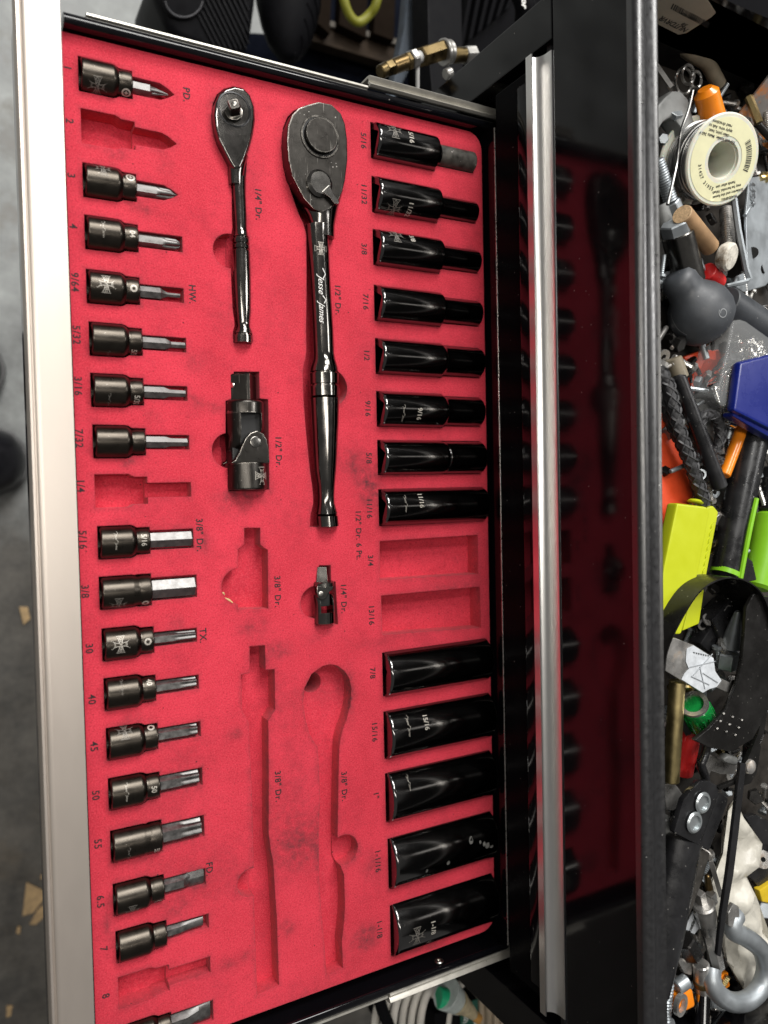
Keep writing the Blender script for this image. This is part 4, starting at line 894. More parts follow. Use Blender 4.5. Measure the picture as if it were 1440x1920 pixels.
p = P(982, 7, -100.6); part('printed_lettering', mesh_bm(map_plane(text2d('or', 8.5), p.x, p.y, -100.4)), white_mark, t)

# brass air fitting
brass = mat('brass', (.13, .095, .045), .5, 1, .25, 60, .05, 300, .3)
brass_dark = mat('brass_dark', (.16, .11, .05), .35, 1, .3, 80, .1, 300)
nickel = mat('nickel', (.38, .37, .35), .35, .8, .2, 60)
tape = mat('white_tape', (.4, .4, .39), .6)
zf = -70
t = thing('air_fitting', 'brass air line fitting with a hex elbow and silver washers behind the drawer slide', 'pipe fitting', P(800, 105, zf - 14))
def seg(name, a, b, rpx, m, shape='o', n=28, bw=.8, r1=None):
    pa, pb = P(*a, zf), P(*b, zf); r = rp(a[0], a[1], zf, rpx); part(name, cyl_bm(pa, pb, r, None if r1 is None else rp(a[0], a[1], zf, r1), n, bw, None, shape, .25), m, t, 30)
seg('cap', (712, 136), (724, 130), 13, brass); seg('collar', (722, 131), (736, 125), 15, brass, 'hex')
seg('barrel', (735, 126), (764, 115), 14, brass_dark); seg('nut', (760, 117), (768, 114), 17, brass, 'hex'); seg('nut', (769, 113), (780, 109), 18, nickel, 'hex', 36)
seg('tape_wrap', (779, 109), (790, 106), 11, tape); seg('elbow', (789, 108), (834, 93), 19, brass, 'hex'); seg('washer', (830, 99), (836, 98), 24, nickel); seg('washer', (837, 98), (845, 97), 21, nickel); seg('stub', (844, 104), (872, 103), 14, brass); seg('lock_nut', (870, 104), (890, 103), 17, nickel, 'hex')
part('bleed_screw', cyl_bm(P(835, 140, zf), P(845, 136, zf), 4), nickel, t)
part('drip_wire', tube([P(783, 122, zf), P(783, 178, zf - 8)], 1.5, 8), tape, t)

# bottom: white coil, sealant tube, labelled tin, boards
coilm = mat('white_hose', (.66, .63, .57), .45, 0, .12, 60, .1, 200)
t = thing('hose_coil', 'coil of thin white hose under the near side of the drawer', 'hose', (*P(780, 1900, -150)[:2], -190))
for k in range(9):
    x = 700 + k * 17; zz = -150 + (k % 3) * 9
    part('turn', tube(smooth_path(pts3([(x + 8 - (k % 2) * 4, 2000, zz), (x + 3, 1950, zz), (x + 4, 1908, zz), (x + 14, 1868, zz), (x + 34, 1838, zz)]), 6), rp(x, 1900, zz, 7.2), 14), coilm, t)
solo('cord', tube(smooth_path(pts3([(706, 1850, -128), (714, 1884, -126), (726, 1916, -126), (744, 1960, -128)]), 6), 5, 12), dark_plastic, 'black cord lying across the white hose coil', 'cord')
t = thing('sealant_tube', 'pale sealant tube with a green cap and a stained nozzle under the drawer', 'tube', P(860, 1870, -110))
g = mat('green_plastic', (.02, .42, .2), .35); pale = mat('pale_plastic', (.5, .56, .54), .35, 0, .2, 80); bone = mat('stained_plastic', (.5, .42, .26), .5, 0, .3, 150)
part('cap', cyl_bm(P(822, 1870, -100), P(838, 1873, -98), 8), g, t); part('tube_body', cyl_bm(P(836, 1862, -98), P(862, 1882, -98), 13, 9), pale, t); part('collar', cyl_bm(P(858, 1878, -96), P(874, 1890, -96), 9.5, 6), bone, t); part('nozzle', cyl_bm(P(872, 1888, -96), P(894, 1908, -96), 6.5, 3.4), bone, t); part('plug', cyl_bm(P(890, 1904, -95), P(898, 1911, -95), 4), mat('orange_plug', (.6, .3, .06), .5), t)
t = thing('labelled_tin', 'dark green labelled tin standing between the hose coil and the boards', 'tin', (*P(880, 1920, -140)[:2], -200))
part('tin_body', box(*sorted((P(816, 1960, -130).x, P(898, 1960, -130).x)), P(860, 2040, -130).y, P(860, 1884, -130).y, -260, -130, 3), dark_plastic, t)
lg = mat('label_green', (.01, .09, .06), .4)
x0, x1 = P(864, 1920, -129).x, P(897, 1920, -129).x; part('label', box(x0, x1, P(860, 2030, -129).y, P(860, 1888, -129).y, -129.8, -129.2), lg, t)
for s, x, y in (('us 9', 888, 1901), ('with', 892, 1918), ('2.0)', 874, 1908)):
    p = P(x, y, -129); part('printed_lettering', mesh_bm(map_plane(text2d(s, 6.5), p.x, p.y, -129.1)), white_mark, t)
boardm = mat('board_wood', (.4, .33, .24), .7, 0, .25, 40, .2, 200, sscale=(10, 1, 1))
t = thing('board_stack', 'stack of pale boards at the bottom beside the cabinet corner', 'boards', (*P(920, 1930, -150)[:2], -220))
for k in range(4):
    a, b = P(899 + k * 14, 1874 + k * 8, -150 + k * 5), P(912 + k * 14, 2000, -150 + k * 5)
    part('board', box(a.x, b.x, b.y, a.y, -220, -150 + k * 5, 1), boardm, t)

# ------------------------------------------------------------------ the tray full of tools
def rod(name, label, cat, a, b, rpx, m, r1px=None, shape='o', bw=.6, group=None, n=32):
    pa, pb = P(*a), P(*b); r = rp(a[0], a[1], a[2], rpx); r1 = None if r1px is None else rp(b[0], b[1], b[2], r1px)
    return solo(name, cyl_bm(pa, pb, r, r1, n, bw, None, shape), m, label, cat, group)
def flat(name, label, cat, px, z, th, m, bw=.6, dz=None):
    return solo(name, plate_bm(px, z, th, bw, None, dz), m, label, cat)
steel = mat('steel', (.45, .44, .42), .33, .8, .3, 60, .06, 300, .35, rust_bounce=.25, rcol=(.2, .13, .07))
zincp = mat('zinc_plated', (.36, .39, .41), .42, .7, .15, 60, .04, 300)
chrome = mat('chrome', (.75, .74, .72), .12, 1, .15, 60)
cast = mat('cast_alloy', (.22, .225, .22), .6, .4, .2, 80, .3, 500)
orange = mat('orange_paint', (.85, .24, .01), .3, 0, .1, 60, 0, 300, coat=.3)
redor = mat('orange_red_plastic', (.68, .07, .02), .42, 0, .15, 60, .08, 300, dust=.6, dcol=(.05, .02, .02))
redp = mat('red_plastic', (.55, .02, .02), .3, 0, .15, 60)
spoolm = mat('spool_plastic', (.68, .68, .58), .4, 0, .06, 60, 0, 300, sss=.2)
paperm = mat('paper_label', (.74, .72, .46), .6, 0, .06, 100)
solder = mat('solder_wire', (.42, .42, .41), .3, 1, .2, 80)
wood = mat('dowel_wood', (.31, .185, .09), .65, 0, .35, 60, .4, 200, sscale=(1, 1, 1), dust=.2)
woodend = mat('dowel_end_grain', (.5, .34, .19), .8, 0, .4, 900, .5, 600)
rubber = mat('grey_rubber', (.05, .055, .062), .5, 0, .2, 50, .12, 500, .15, dust=.4, dcol=(.25, .25, .25))
blackp = mat('black_plastic', (.011, .011, .012), .32, 0, .3, 60, .08, 400, .3, dust=.5, dcol=(.3, .29, .27))
blackm = mat('black_metal', (.02, .019, .018), .3, .6, .3, 60, .08, 400, .3, dust=.5, dcol=(.35, .33, .3))
cordm = mat('braided_cord', (.035, .035, .037), .55, 0, .5, 400, .8, 400)
bluep = mat('blue_plastic', (.006, .014, .16), .28, 0, .1, 40)
limep = mat('lime_plastic', (.2, .47, .015), .35, 0, .06, 60, .03, 300)
yellp = mat('yellow_plastic', (.47, .52, .012), .36, 0, .04, 60, .03, 300)
brassr = mat('brass_rod', (.52, .42, .2), .35, 1, .25, 50, .1, 300)
greenc = mat('green_clear', (.02, .5, .1), .1, 0, .1, 60, trans=.6, ior=1.45)
clearp = mat('clear_plastic', (.8, .82, .82), .12, 0, .03, 60, alpha=.16)
bagm = mat('cloudy_bag', (.5, .48, .42), .32, 0, .25, 45, .9, 90, trans=0, dust=.25, dcol=(.25, .2, .12))
stick = mat('sticker', (.52, .55, .58), .45, 0, .2, 160, .3, 120, dust=.3, dcol=(.1, .1, .1))
dirtm = mat('grease_dirt', (.02, .016, .012), .7, 0, .5, 60, .5, 250)
tan = mat('tan_tube', (.2, .17, .12), .5, 0, .3, 60)
beige = mat('beige_sticker', (.52, .46, .36), .6, 0, .08, 60)
inkd = mat('black_ink', (.02, .02, .02), .7)

# dark lining under everything
part('grease_lining', plate_bm([(1236, -80), (1560, 20), (1560, 2000), (1236, 2060)], 73.5, 2, .2), dirtm, chest)
# punched galvanised end plate with its price sticker, and the second plate on the right
def wall_plate(name, label, cat, quad, holes, th, m):
    A, B, D = quad[0], quad[1], quad[3]; e = (B - A); f = (D - A); u = e.normalized(); n = u.cross(f).normalized(); v = n.cross(u)
    W, Hh = e.length, f.dot(v); V = []; Fc = [[]]
    ol = [(0, 0), (W, 0), (W, Hh), (0, Hh)]
    for p in ol: V.append(Vector(p))
    Fc[0] = [0, 1, 2, 3]
    for cx, cy, r, q in holes:
        i0 = len(V); c = arc(cx * W, cy * Hh, r, 0, 360, 24, r * q)[:-1]; V += [Vector(p) for p in c]; Fc.append(list(range(i0, i0 + 24)))
    vo, eo, fo, _, _, of = delaunay_2d_cdt(V, [], Fc, 1, 1e-5)
    bm = bmesh.new(); c1 = {}; c2 = {}; ed = {}
    def vt(i, back):
        c = c2 if back else c1
        if i not in c: c[i] = bm.verts.new(A + u * vo[i][0] + v * vo[i][1] - n * (th if back else 0))
        return c[i]
    for fi, f_ in enumerate(fo):
        if of[fi] != [0]: continue
        bm.faces.new([vt(i, 0) for i in f_]); bm.faces.new([vt(i, 1) for i in f_[::-1]])
        for a, b in zip(f_, f_[1:] + f_[:1]): ed.setdefault((min(a, b), max(a, b)), []).append(1)
    for (a, b), l in ed.items():
        if len(l) == 1: bm.faces.new((vt(a, 0), vt(b, 0), vt(b, 1), vt(a, 1)))
    o = solo(name, bm, m, label, cat); return o, A, u, v, n, W, Hh
q = [PYP(1200, 62, 262), PYP(1470, 180, 262), None, PYP(1215, -60, 262)]
pl1 = wall_plate('punched_plate', 'galvanised punched plate with orange reflections painted on, standing across the top end of the tray', 'metal plate', [q[0], q[1], None, q[3]], [(.66, .62, 6.2, .8)], 1.5, galv)
A, u, v, n, W, Hh = pl1[1:]
def on_wall(px, py, off=.5):
    d = RC @ Vector((px - CX, -(py - CY), -FPX)); O = Vector((0, 0, HC)); nn = n if n.dot(O - A) > 0 else -n
    tt = (A - O).dot(nn) / d.dot(nn); return O + d * tt + nn * off
nn = n if n.dot(Vector((0, 0, HC)) - A) > 0 else -n
st_px = [(1226, -6), (1322, -10), (1342, 22), (1334, 30), (1287, 60), (1272, 63), (1236, 45), (1226, 38)]
bm = bmesh.new(); f = [bm.verts.new(on_wall(*p, .3)) for p in st_px]; bb = [bm.verts.new(x.co + nn * .3) for x in f]; bm.faces.new(f[::-1]); bm.faces.new(bb)
for i in range(len(f)): bm.faces.new((f[i], f[(i + 1) % len(f)], bb[(i + 1) % len(f)], bb[i]))
t = thing('price_sticker', 'beige price sticker with a barcode on the punched plate', 'sticker', on_wall(1280, 25, .6))
part('paper', bm, beige, t)
bars = bmesh.new(); x = 1262.
for k in range(26):
    w = rnd.choice((.9, .9, 1.6, 2.4)); qd = [(x, 4 + (x - 1262) * .52), (x + w, 4.5 + (x - 1262) * .52), (x + w - 5, 15 + (x - 1262) * .52), (x - 5, 14.5 + (x - 1262) * .52)]
    bars.faces.new([bars.verts.new(on_wall(*p, .75)) for p in qd]); x += w + rnd.choice((.8, 1.1, 1.6))
o = part('printed_barcode', bars, inkd, t); o['kind'] = 'stuff'
def wall_text(s, px, py, size, dx, dy):
    c = on_wall(px, py, .75); uu = (on_wall(px + dx, py + dy, .75) - c).normalized(); vv = nn.cross(uu)
    m = text2d(s, size); part('printed_lettering', mesh_bm(([c + uu * a + vv * b for a, b in m[0]], m[1])), inkd, t)
wall_text('NUTDRVR', 1262, 43, 5.2, -10, -5); wall_text('3/8', 1283, 44, 3.4, -10, -5); wall_text('NN80174104', 1291, 29, 2.6, -10, -5)
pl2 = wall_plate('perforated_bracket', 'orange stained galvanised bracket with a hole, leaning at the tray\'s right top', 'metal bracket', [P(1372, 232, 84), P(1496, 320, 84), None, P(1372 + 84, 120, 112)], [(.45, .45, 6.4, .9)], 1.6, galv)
sheet = flat('stamped_bracket', 'blue grey stamped steel bracket marked USA beside the solder spool', 'metal bracket', [(1392, 400), (1400, 335), (1470, 320), (1480, 500), (1440, 535), (1388, 550), (1364, 540), (1372, 520), (1396, 510)], 96, 2, zincp, .8, [(1480 - x_) * .085 - 5 for x_ in (1392, 1400, 1470, 1480, 1440, 1388, 1364, 1372, 1396)])
p = P(1408, 368, 96); t2 = part('stamped_lettering', mesh_bm(([Vector((p.x + b, p.y + a, 98.0 - b * .3)) for a, b in [(-x, y) for x, y in text2d('USA', 8.5)[0]]], text2d('USA', 8.5)[1])), mat('stamp_shadow', (.25, .26, .27), .4, .8), sheet)
bm = cyl_bm(P(1411, 474, 96.6), P(1411, 474, 97.6), 3.6, None, 20, .1); part('hole', bm, bore_black, sheet)
# tan bent pipe, key rings, alloy clamp
solo('bent_pipe', tube(smooth_path(pts3([(1225, 60, 88), (1270, 84, 88), (1305, 106, 88), (1325, 118, 88), (1338, 140, 86), (1348, 158, 84)]), 5), 4.6, 14), tan, 'dull tan pipe bent near its end beside the price sticker plate', 'pipe')
for k, (cx, cy, r, dz, lab) in enumerate(((1282, 152, 19, 0, 'largest dark wire ring near the bent tan pipe'), (1290, 140, 14, 3, 'middle wire ring with an inner shine beside the bent pipe'), (1305, 150, 12, 5, 'smallest wire ring touching the orange handle'))):
    solo('wire_ring', tube([P(cx + r * .8 * math.cos(a), cy + r * 1.3 * math.sin(a), 92 + dz + 3 * math.sin(a * 2)) for a in [2 * math.pi * i / 32 for i in range(32)]], .9, 8, None, True), steel, lab, 'ring', 'wire rings by the orange handle')
solo('alloy_clamp', plate_bm([(1225, 205), (1248, 180), (1262, 168), (1278, 168), (1292, 184), (1304, 226), (1306, 262), (1288, 270), (1276, 236), (1262, 218), (1246, 228), (1236, 244), (1225, 250)], 100, 12, 2.5), cast, 'grey cast alloy clamp jaw at the left of the solder spool', 'clamp')
t = rod('screwdriver', 'orange screwdriver handle sticking out behind the solder spool', 'screwdriver', (1322, 166, 108), (1346, 258, 100), 23, orange, 24, bw=3)
rod('orange_bar', 'thin orange bar below the solder spool hole', 'bar', (1320, 262, 85), (1338, 345, 84), 17, orange)
# solder spool
def spool():
    c = P(1351, 300, 114); ax = Vector((-.167, -.366, .918)).normalized()
    c0 = c
    t = thing('solder_spool', 'cream plastic spool of solder wire with a yellowed paper label', 'spool', c - ax * 26)
    R = rp(1344, 300, 112, 84) * .96; ri = R * .42
    for k, o in (('far_flange', -25), ('near_flange', 0)):
        part(k, ring(c + ax * o, ax, R, ri, 2.4, 64, None, .8), spoolm, t)
    part('hub', ring(c - ax * 24, ax, ri + 2, ri - .8, 24.5, 48), spoolm, t)
    w = bmesh.new(); s, uu = frame(ax); turns = 9
    pts = []
    for i in range(turns * 40 + 1):
        a = 2 * math.pi * i / 40; pts.append(c - ax * (2.4 + 19.5 * i / (turns * 40)) + (s * math.cos(a) + uu * math.sin(a)) * (R * (.84 + .02 * math.sin(i * .05))))
    o = part('wound_wire', tube(pts, .95, 8, w), solder, t)
    part('wire_core', ring(c - ax * 22.5, ax, R * .8, ri + 2.2, 21, 48), solder, t)
    part('loose_wire', tube(smooth_path([c - ax * 3 - s * 0 + (P(1262, 380, 100) - P(1351, 300, 100)), P(1268, 310, 106), P(1276, 250, 110), P(1290, 208, 112), P(1299, 170, 113)], 8), .9, 8), solder, t)
    part('label', ring(c + ax * 2.45, ax, R * .9, ri + 2.2, .15, 64), paperm, t)
    # directions: text runs with the picture's own up turned over
    rx = (P(1354, 300, 112) - P(1344, 300, 112)).normalized(); rx = (rx - ax * rx.dot(ax)).normalized(); ry = ax.cross(rx)
    def put(s_, dx, dy, size, rot, name='printed_lettering', m=None):
        m = m or text2d(s_, size); cc, ss = math.cos(rad(rot)), math.sin(rad(rot)); O = c + ax * 2.72 + rx * dx + ry * dy
        part(name, mesh_bm(([O + rx * (a * cc - b * ss) + ry * (a * ss + b * cc) for a, b in m[0]], m[1])), inkd, t)
    k = R / 73.
    for i, s_ in enumerate(('For soft solder. Melts 360 F', 'clean joint, heat', 'apply wire. Ask to', 'read directions')): put(s_, (-20 + i * 2) * k, (34 + i * 7) * k, 4.2 * k * 1.6, 168)
    for i, s_ in enumerate(('WARNING:', 'Soldering and the fumes', 'may be harmful. Wash', 'hands after use')): put(s_, (24 - i * 4) * k, (-60 + i * 7) * k, 4. * k * 1.6, 192)
    for j, s_ in enumerate('31427 31955'): 
        a = rad(190 + j * 6.3); put(s_, math.cos(a) * 47 * k, math.sin(a) * 47 * k, 8 * k, math.degrees(a) - 90 + 180)
    V, F = [], []; a = -28.
    while a < 26:
        w_ = rnd.choice((.8, .8, 1.5, 2.2)); q = len(V)
        for aa, rr in ((a, 46), (a + w_, 46), (a + w_, 57), (a, 57)): V.append((math.cos(rad(aa)) * rr * k, math.sin(rad(aa)) * rr * k))
        F.append((q, q + 1, q + 2, q + 3)); a += w_ + rnd.choice((.8, 1.2, 1.6))
    put('', 0, 0, 1, 8, 'printed_barcode', (V, F))
spool()
# left of the spool: threaded rods and fasteners
def threaded(name, label, cat, a, b, rpx, m, pitch=1.6, group=None):
    pa, pb = P(*a), P(*b); L = (pb - pa).length; r = rp(*a, rpx); n = int(L / pitch); rs = []
    for i in range(n): rs += [(i * pitch, r * .84), (i * pitch + pitch * .5, r)]
    return solo(name, lathe(rs, n=20, origin=pa, axis=pb - pa), m, label, cat, group)
threaded('threaded_rod', 'bright threaded rod against the tray rim beside the solder spool', 'rod', (1232, 300, 100), (1258, 378, 97), 14, zincp, 1.5)
rod('hex_nut', 'steel nut on the end of the threaded rod beside the wood dowel', 'nut', (1258, 378, 97), (1266, 396, 96), 17, zincp, None, 'hex')
rod('knurled_handle', 'knurled steel handle end above the hex headed socket', 'handle', (1236, 385, 94), (1250, 424, 94), 15, cast)
t = thing('hex_adapter', 'dark steel tube with a bright hex collar leaning by the tray rim', 'adapter', P(1265, 470, 82))
part('collar', cyl_bm(P(1264, 416, 103), P(1271, 442, 101), rp(1268, 430, 102, 28), None, 36, .8, None, 'hex', .3), zincp, t, 25)
part('tube_body', cyl_bm(P(1270, 438, 101), P(1293, 530, 96), rp(1270, 440, 100, 30), None, 40, .6), edge_steel_dark, t)
t = thing('wood_dowel', 'short oak dowel with rough end grain below the solder spool', 'dowel', P(1310, 430, 84))
a, b = P(1279, 402, 108), P(1332, 464, 100); part('shaft', cyl_bm(a, b, rp(*((1279, 402, 104)), 19.5), rp(1332, 464, 100, 17), 40, .5), wood, t)
d = (a - b).normalized(); part('end_grain', cyl_bm(a - d * .2, a + d * .5, rp(1279, 402, 104, 18.6), None, 40, .2), woodend, t)
t = threaded('bolt', 'corroded bolt with a chalky white round head under the spool', 'bolt', (1362, 392, 92), (1366, 470, 100), 13, steel, 1.7)
hd = P(1369, 482, 107); part('head', loft([(-6, 7, 7, 'o'), (-3.4, 8.6, 8.6, 'o'), (0, 8.4, 8.4, 'o'), (1.2, 7.2, 7.2, 'o'), (1.5, 2, 2, 'o')], n=36, origin=hd, axis=(.25, -.35, .9)), mat('chalky_head', (.6, .57, .5), .8, 0, .35, 250, .6, 500, rust_bounce=.4, rcol=(.16, .1, .05)), t)
solo('hex_key', tube([P(1376, 372, 108), P(1384, 430, 107), P(1399, 505, 105), P(1405, 522, 104.6), P(1399, 528, 104.4), P(1362, 536, 103)], [1.9, 1.9, 1.9, 1.9, 1.7, 1.2], 6), zincp, 'L-shaped hex key lying on the stamped bracket', 'hex key')
# grey rubber bulb
t = thing('rubber_bulb', 'grey rubber bulb with a looped S mark, a tube fitted in its neck', 'bulb', P(1310, 580, 76))
bx = [(-52, 9), (-48, 24), (-36, 30), (-22, 30.5), (-8, 33), (10, 47), (28, 55), (48, 57), (66, 53), (80, 42), (90, 26), (94, 8)]
a, b = P(1283, 540, 98), P(1322, 600, 98); d = (b - a).normalized(); k = rp(1300, 570, 98, 1.13)
part('body', loft([(u_ * k * .92, w * k, w * k * .92, 'o') for u_, w in bx], n=48, origin=a + d * 6, axis=d), rubber, t, 80)
from mathutils.bvhtree import BVHTree
bulb = bpy.data.objects['body'] if False else t.children[0]
bt = BVHTree.FromPolygons([(v_.co + chain_loc(bulb)) / MM for v_ in bulb.data.vertices], [tuple(p_.vertices) for p_ in bulb.data.polygons])
def draped(m, px, py):
    c = P(px, py, 112); out = []; d = (c - Vector((0, 0, HC))).normalized()
    ex = (P(px + 1, py, 112) - c).normalized(); ey = (P(px, py - 1, 112) - c).normalized()
    for u_, v_ in m[0]:
        o_ = c + ex * u_ + ey * v_ - d * 80; h_ = bt.ray_cast(o_, d); out.append(h_[0] - d * .25 if h_[0] else c + ex * u_ + ey * v_)
    return out, m[1]
m = stroke2d([(math.cos(rad(q_)) * (4.4 - q_ * .004), math.sin(rad(q_)) * (4.4 - q_ * .004) * .85) for q_ in range(150, 560, 15)], .6)
part('moulded_mark', mesh_bm(draped(m, 1356, 586)), mat('mark_grey', (.24, .25, .26), .6), t)
part('seam', mesh_bm(draped(stroke2d(smooth_path([(-8, 4, 0), (-6, -1, 0), (-1, -6, 0), (6, -9, 0)], 6) and [(p_.x, p_.y) for p_ in smooth_path([(-8, 4, 0), (-6, -1, 0), (-1, -6, 0), (6, -9, 0)], 6)], .35), 1275, 600)), MATS['mark_grey'], t)
rod('red_cap', 'small red cap squeezed behind the grey rubber bulb', 'ring', (1326, 508, 96), (1346, 530, 92), 17, redp)  # solid cap, drawn as a plain cylinder
rod('black_bar', 'dusty black round bar running from the bulb to the screw box', 'bar', (1360, 566, 104), (1460, 640, 102), 30, rubber, 34)
# orange red case parts under the cords
flat('orange_case', 'orange red plastic case with speckled dirt, largest piece below the black cords', 'case', [(1236, 815), (1258, 806), (1282, 850), (1306, 930), (1302, 960), (1262, 1015), (1236, 1050)], 90, 10, redor, 1.5)
flat('orange_sheet', 'orange red sheet fleck-marked by dirt between the bulb and the screw box', 'sheet', [(1284, 668), (1318, 656), (1366, 654), (1374, 666), (1340, 712), (1306, 745), (1294, 712)], 88, 5, redor, 1)
flat('orange_scrap', 'small pointed orange red scrap beside the braided cord', 'scrap', [(1238, 760), (1250, 775), (1257, 790), (1240, 806), (1236, 800)], 93, 3, redor, .5)
rod('black_tube', 'black plastic tube lying diagonally over the orange case', 'tube', (1270, 702, 98), (1352, 918, 102), 14, blackp, 14, bw=2)
rod('dull_tube_end', 'dull sleeve on the upper end of the black tube', 'sleeve', (1262, 672, 96), (1276, 710, 97), 16, tan, 16)
def braid(label, l, r):
    pts = smooth_path(pts3(l), 10); bm_ = bmesh.new(); tube(pts, r * .8, 10, bm_)
    ln = [0.]
    for i in range(1, len(pts)): ln.append(ln[-1] + (pts[i] - pts[i - 1]).length)
    n_ = int(ln[-1] / .55)
    def at(t):
        for i in range(len(ln) - 1):
            if ln[i + 1] >= t: f = (t - ln[i]) / max(1e-6, ln[i + 1] - ln[i]); return pts[i].lerp(pts[i + 1], f), (pts[i + 1] - pts[i]).normalized()
        return pts[-1], (pts[-1] - pts[-2]).normalized()
    for s_ in (1, -1):
        for k in range(4):
            hel = []
            for i in range(n_ + 1):
                t_ = ln[-1] * i / n_; p_, dd = at(t_); a_, b_ = frame(dd); ph = s_ * t_ / (r * 1.05) + k * math.pi / 2
                w_ = .9 + .1 * math.cos(t_ / (r * 1.05) * 4 + s_ * math.pi / 2)
                hel.append(p_ + (a_ * math.cos(ph) + b_ * math.sin(ph)) * r * .86 * w_)
            tube(hel, r * .2, 4, bm_)
    return solo('braided_cord', bm_, cordm, label, 'cord', 'braided black cords')
braid('long braided black cord running along the tray rim over the orange case', [(1236, 692, 100), (1252, 722, 101), (1264, 770, 102), (1275, 812, 102), (1292, 860, 102), (1306, 900, 101), (1322, 945, 100)], 4.4)
braid('braided cord doubled behind the long one along the rim', [(1236, 735, 95), (1250, 765, 96), (1262, 800, 97), (1284, 846, 98), (1302, 890, 97), (1315, 940, 95)], 4.)
braid('short loop of braided cord beside the black tube', [(1316, 815, 100), (1313, 795, 101), (1322, 779, 102), (1338, 779, 102), (1349, 796, 101), (1350, 822, 100), (1342, 842, 98), (1330, 852, 96), (1350, 866, 95)], 3.6)
braid('wide braided strap end wedged between the orange lid and the screw box', [(1372, 672, 92), (1352, 700, 93), (1330, 728, 93), (1314, 745, 92)], 6.)
flat('alloy_bracket', 'dull alloy bracket with a notch behind the small cord loop', 'bracket', [(1304, 748), (1338, 746), (1352, 760), (1350, 800), (1344, 836), (1330, 812), (1318, 806), (1316, 846), (1306, 830)], 92, 4, cast)
# screw box
t = thing('screw_box', 'clear plastic box of bright screws with a blue lid', 'box', P(1400, 700, 82))
bx_ = [(1372, 600), (1412, 590), (1480, 600), (1480, 790), (1420, 788), (1382, 772), (1352, 762), (1340, 745), (1352, 702)]
part('clear_tray', plate_bm(bx_, 110, 22, 3), clearp, t)
lid = [(1388, 678), (1480, 655), (1480, 820), (1440, 802), (1376, 770)]
part('lid', plate_bm(lid, 117, 6, 2, None), bluep, t, 30)
part('lid_rim', plate_bm([(1375, 771), (1441, 803), (1480, 820), (1480, 836), (1440, 818), (1374, 780)], 114, 8, 1.5), bluep, t, 30)
for k in range(110):
    x = rnd.uniform(1345, 1440); y = rnd.uniform(612, 768)
    if x < 1412 - (y - 600) * .41 or (x > 1384 and y > 690): continue
    a_ = rnd.uniform(.9, 2.4) * (1 if rnd.random() < .7 else -1); pa = P(x, y, rnd.uniform(94, 106)); dd = Vector((math.cos(a_), math.sin(a_), rnd.uniform(-.2, .2))).normalized()
    rs = [(0, .4), (1.5, 1.5)]
    for i in range(6): rs += [(2 + i * 1.5, 1.35), (2.7 + i * 1.5, 2.1)]
    rs += [(11.3, 1.6), (12, 3.8), (13, 4), (13.6, 3.2), (13.7, 1)]
    part('screw', lathe(rs, n=12, origin=pa, axis=dd), chrome, t)
rod('orange_rod', 'flat orange rod between the cord loop and the green grip', 'rod', (1358, 892, 97), (1396, 790, 97), 11, orange, 12)
# black and lime grips
t = thing('grip_handle', 'black handle grip edged in lime green, left of the two grips', 'handle', P(1380, 960, 78))
part('grip', cyl_bm(P(1412, 812, 98), P(1358, 1082, 100), rp(1390, 950, 98, 30), rp(1380, 1080, 98, 26), 40, 3), blackp, t)
part('edge_stripe', tube(smooth_path(pts3([(1418, 935, 109), (1404, 1000, 110), (1388, 1084, 109)]), 5), 1.7, 8), limep, t)
part('end_ring', ring(P(1362, 1070, 100), P(1357, 1087, 100) - P(1362, 1070, 100), rp(1370, 1080, 98, 28), rp(1370, 1080, 98, 22), 3, 36), limep, t)
t = thing('grip_handle', 'lime green handle grip at the right edge beside the black grip', 'handle', P(1430, 1010, 78))
part('grip', cyl_bm(P(1448, 968, 94), P(1418, 1104, 96), rp(1430, 1000, 95, 34), rp(1430, 1100, 95, 26), 40, 2), limep, t)
part('collar', cyl_bm(P(1462, 880, 93), P(1450, 965, 94), rp(1450, 930, 94, 33), None, 40, 1.5), blackp, t)
flat('black_clip', 'black moulded clip between the two grips', 'clip', [(1396, 1040), (1412, 1052), (1420, 1088), (1400, 1092), (1388, 1086)], 106, 6, blackp, 1)
# yellow case
t = thing('blade_case', 'bright yellow plastic blade case sticking through the black hoop', 'case', P(1295, 1040, 80))
part('front_shell', plate_bm([(1270, 943), (1326, 950), (1332, 960), (1310, 1075), (1278, 1190), (1226, 1190), (1246, 1060)], 106, 8, 1.6), yellp, t)
part('back_shell', plate_bm([(1326, 950), (1338, 948), (1348, 960), (1326, 1075), (1312, 1170), (1280, 1184), (1306, 1075)], 102, 6, 1.2), yellp, t)
part('button', cyl_bm(P(1303, 943, 100), P(1304, 937, 100), 5, 4), yellp, t)
for k in range(9): part('rib', plate_bm([(1335 - k * 2.6, 985 + k * 14), (1340 - k * 2.6, 978 + k * 14), (1339 - k * 2.6, 985 + k * 14), (1334 - k * 2.6, 991 + k * 14)], 102.8, 1.6, .2), yellp, t)
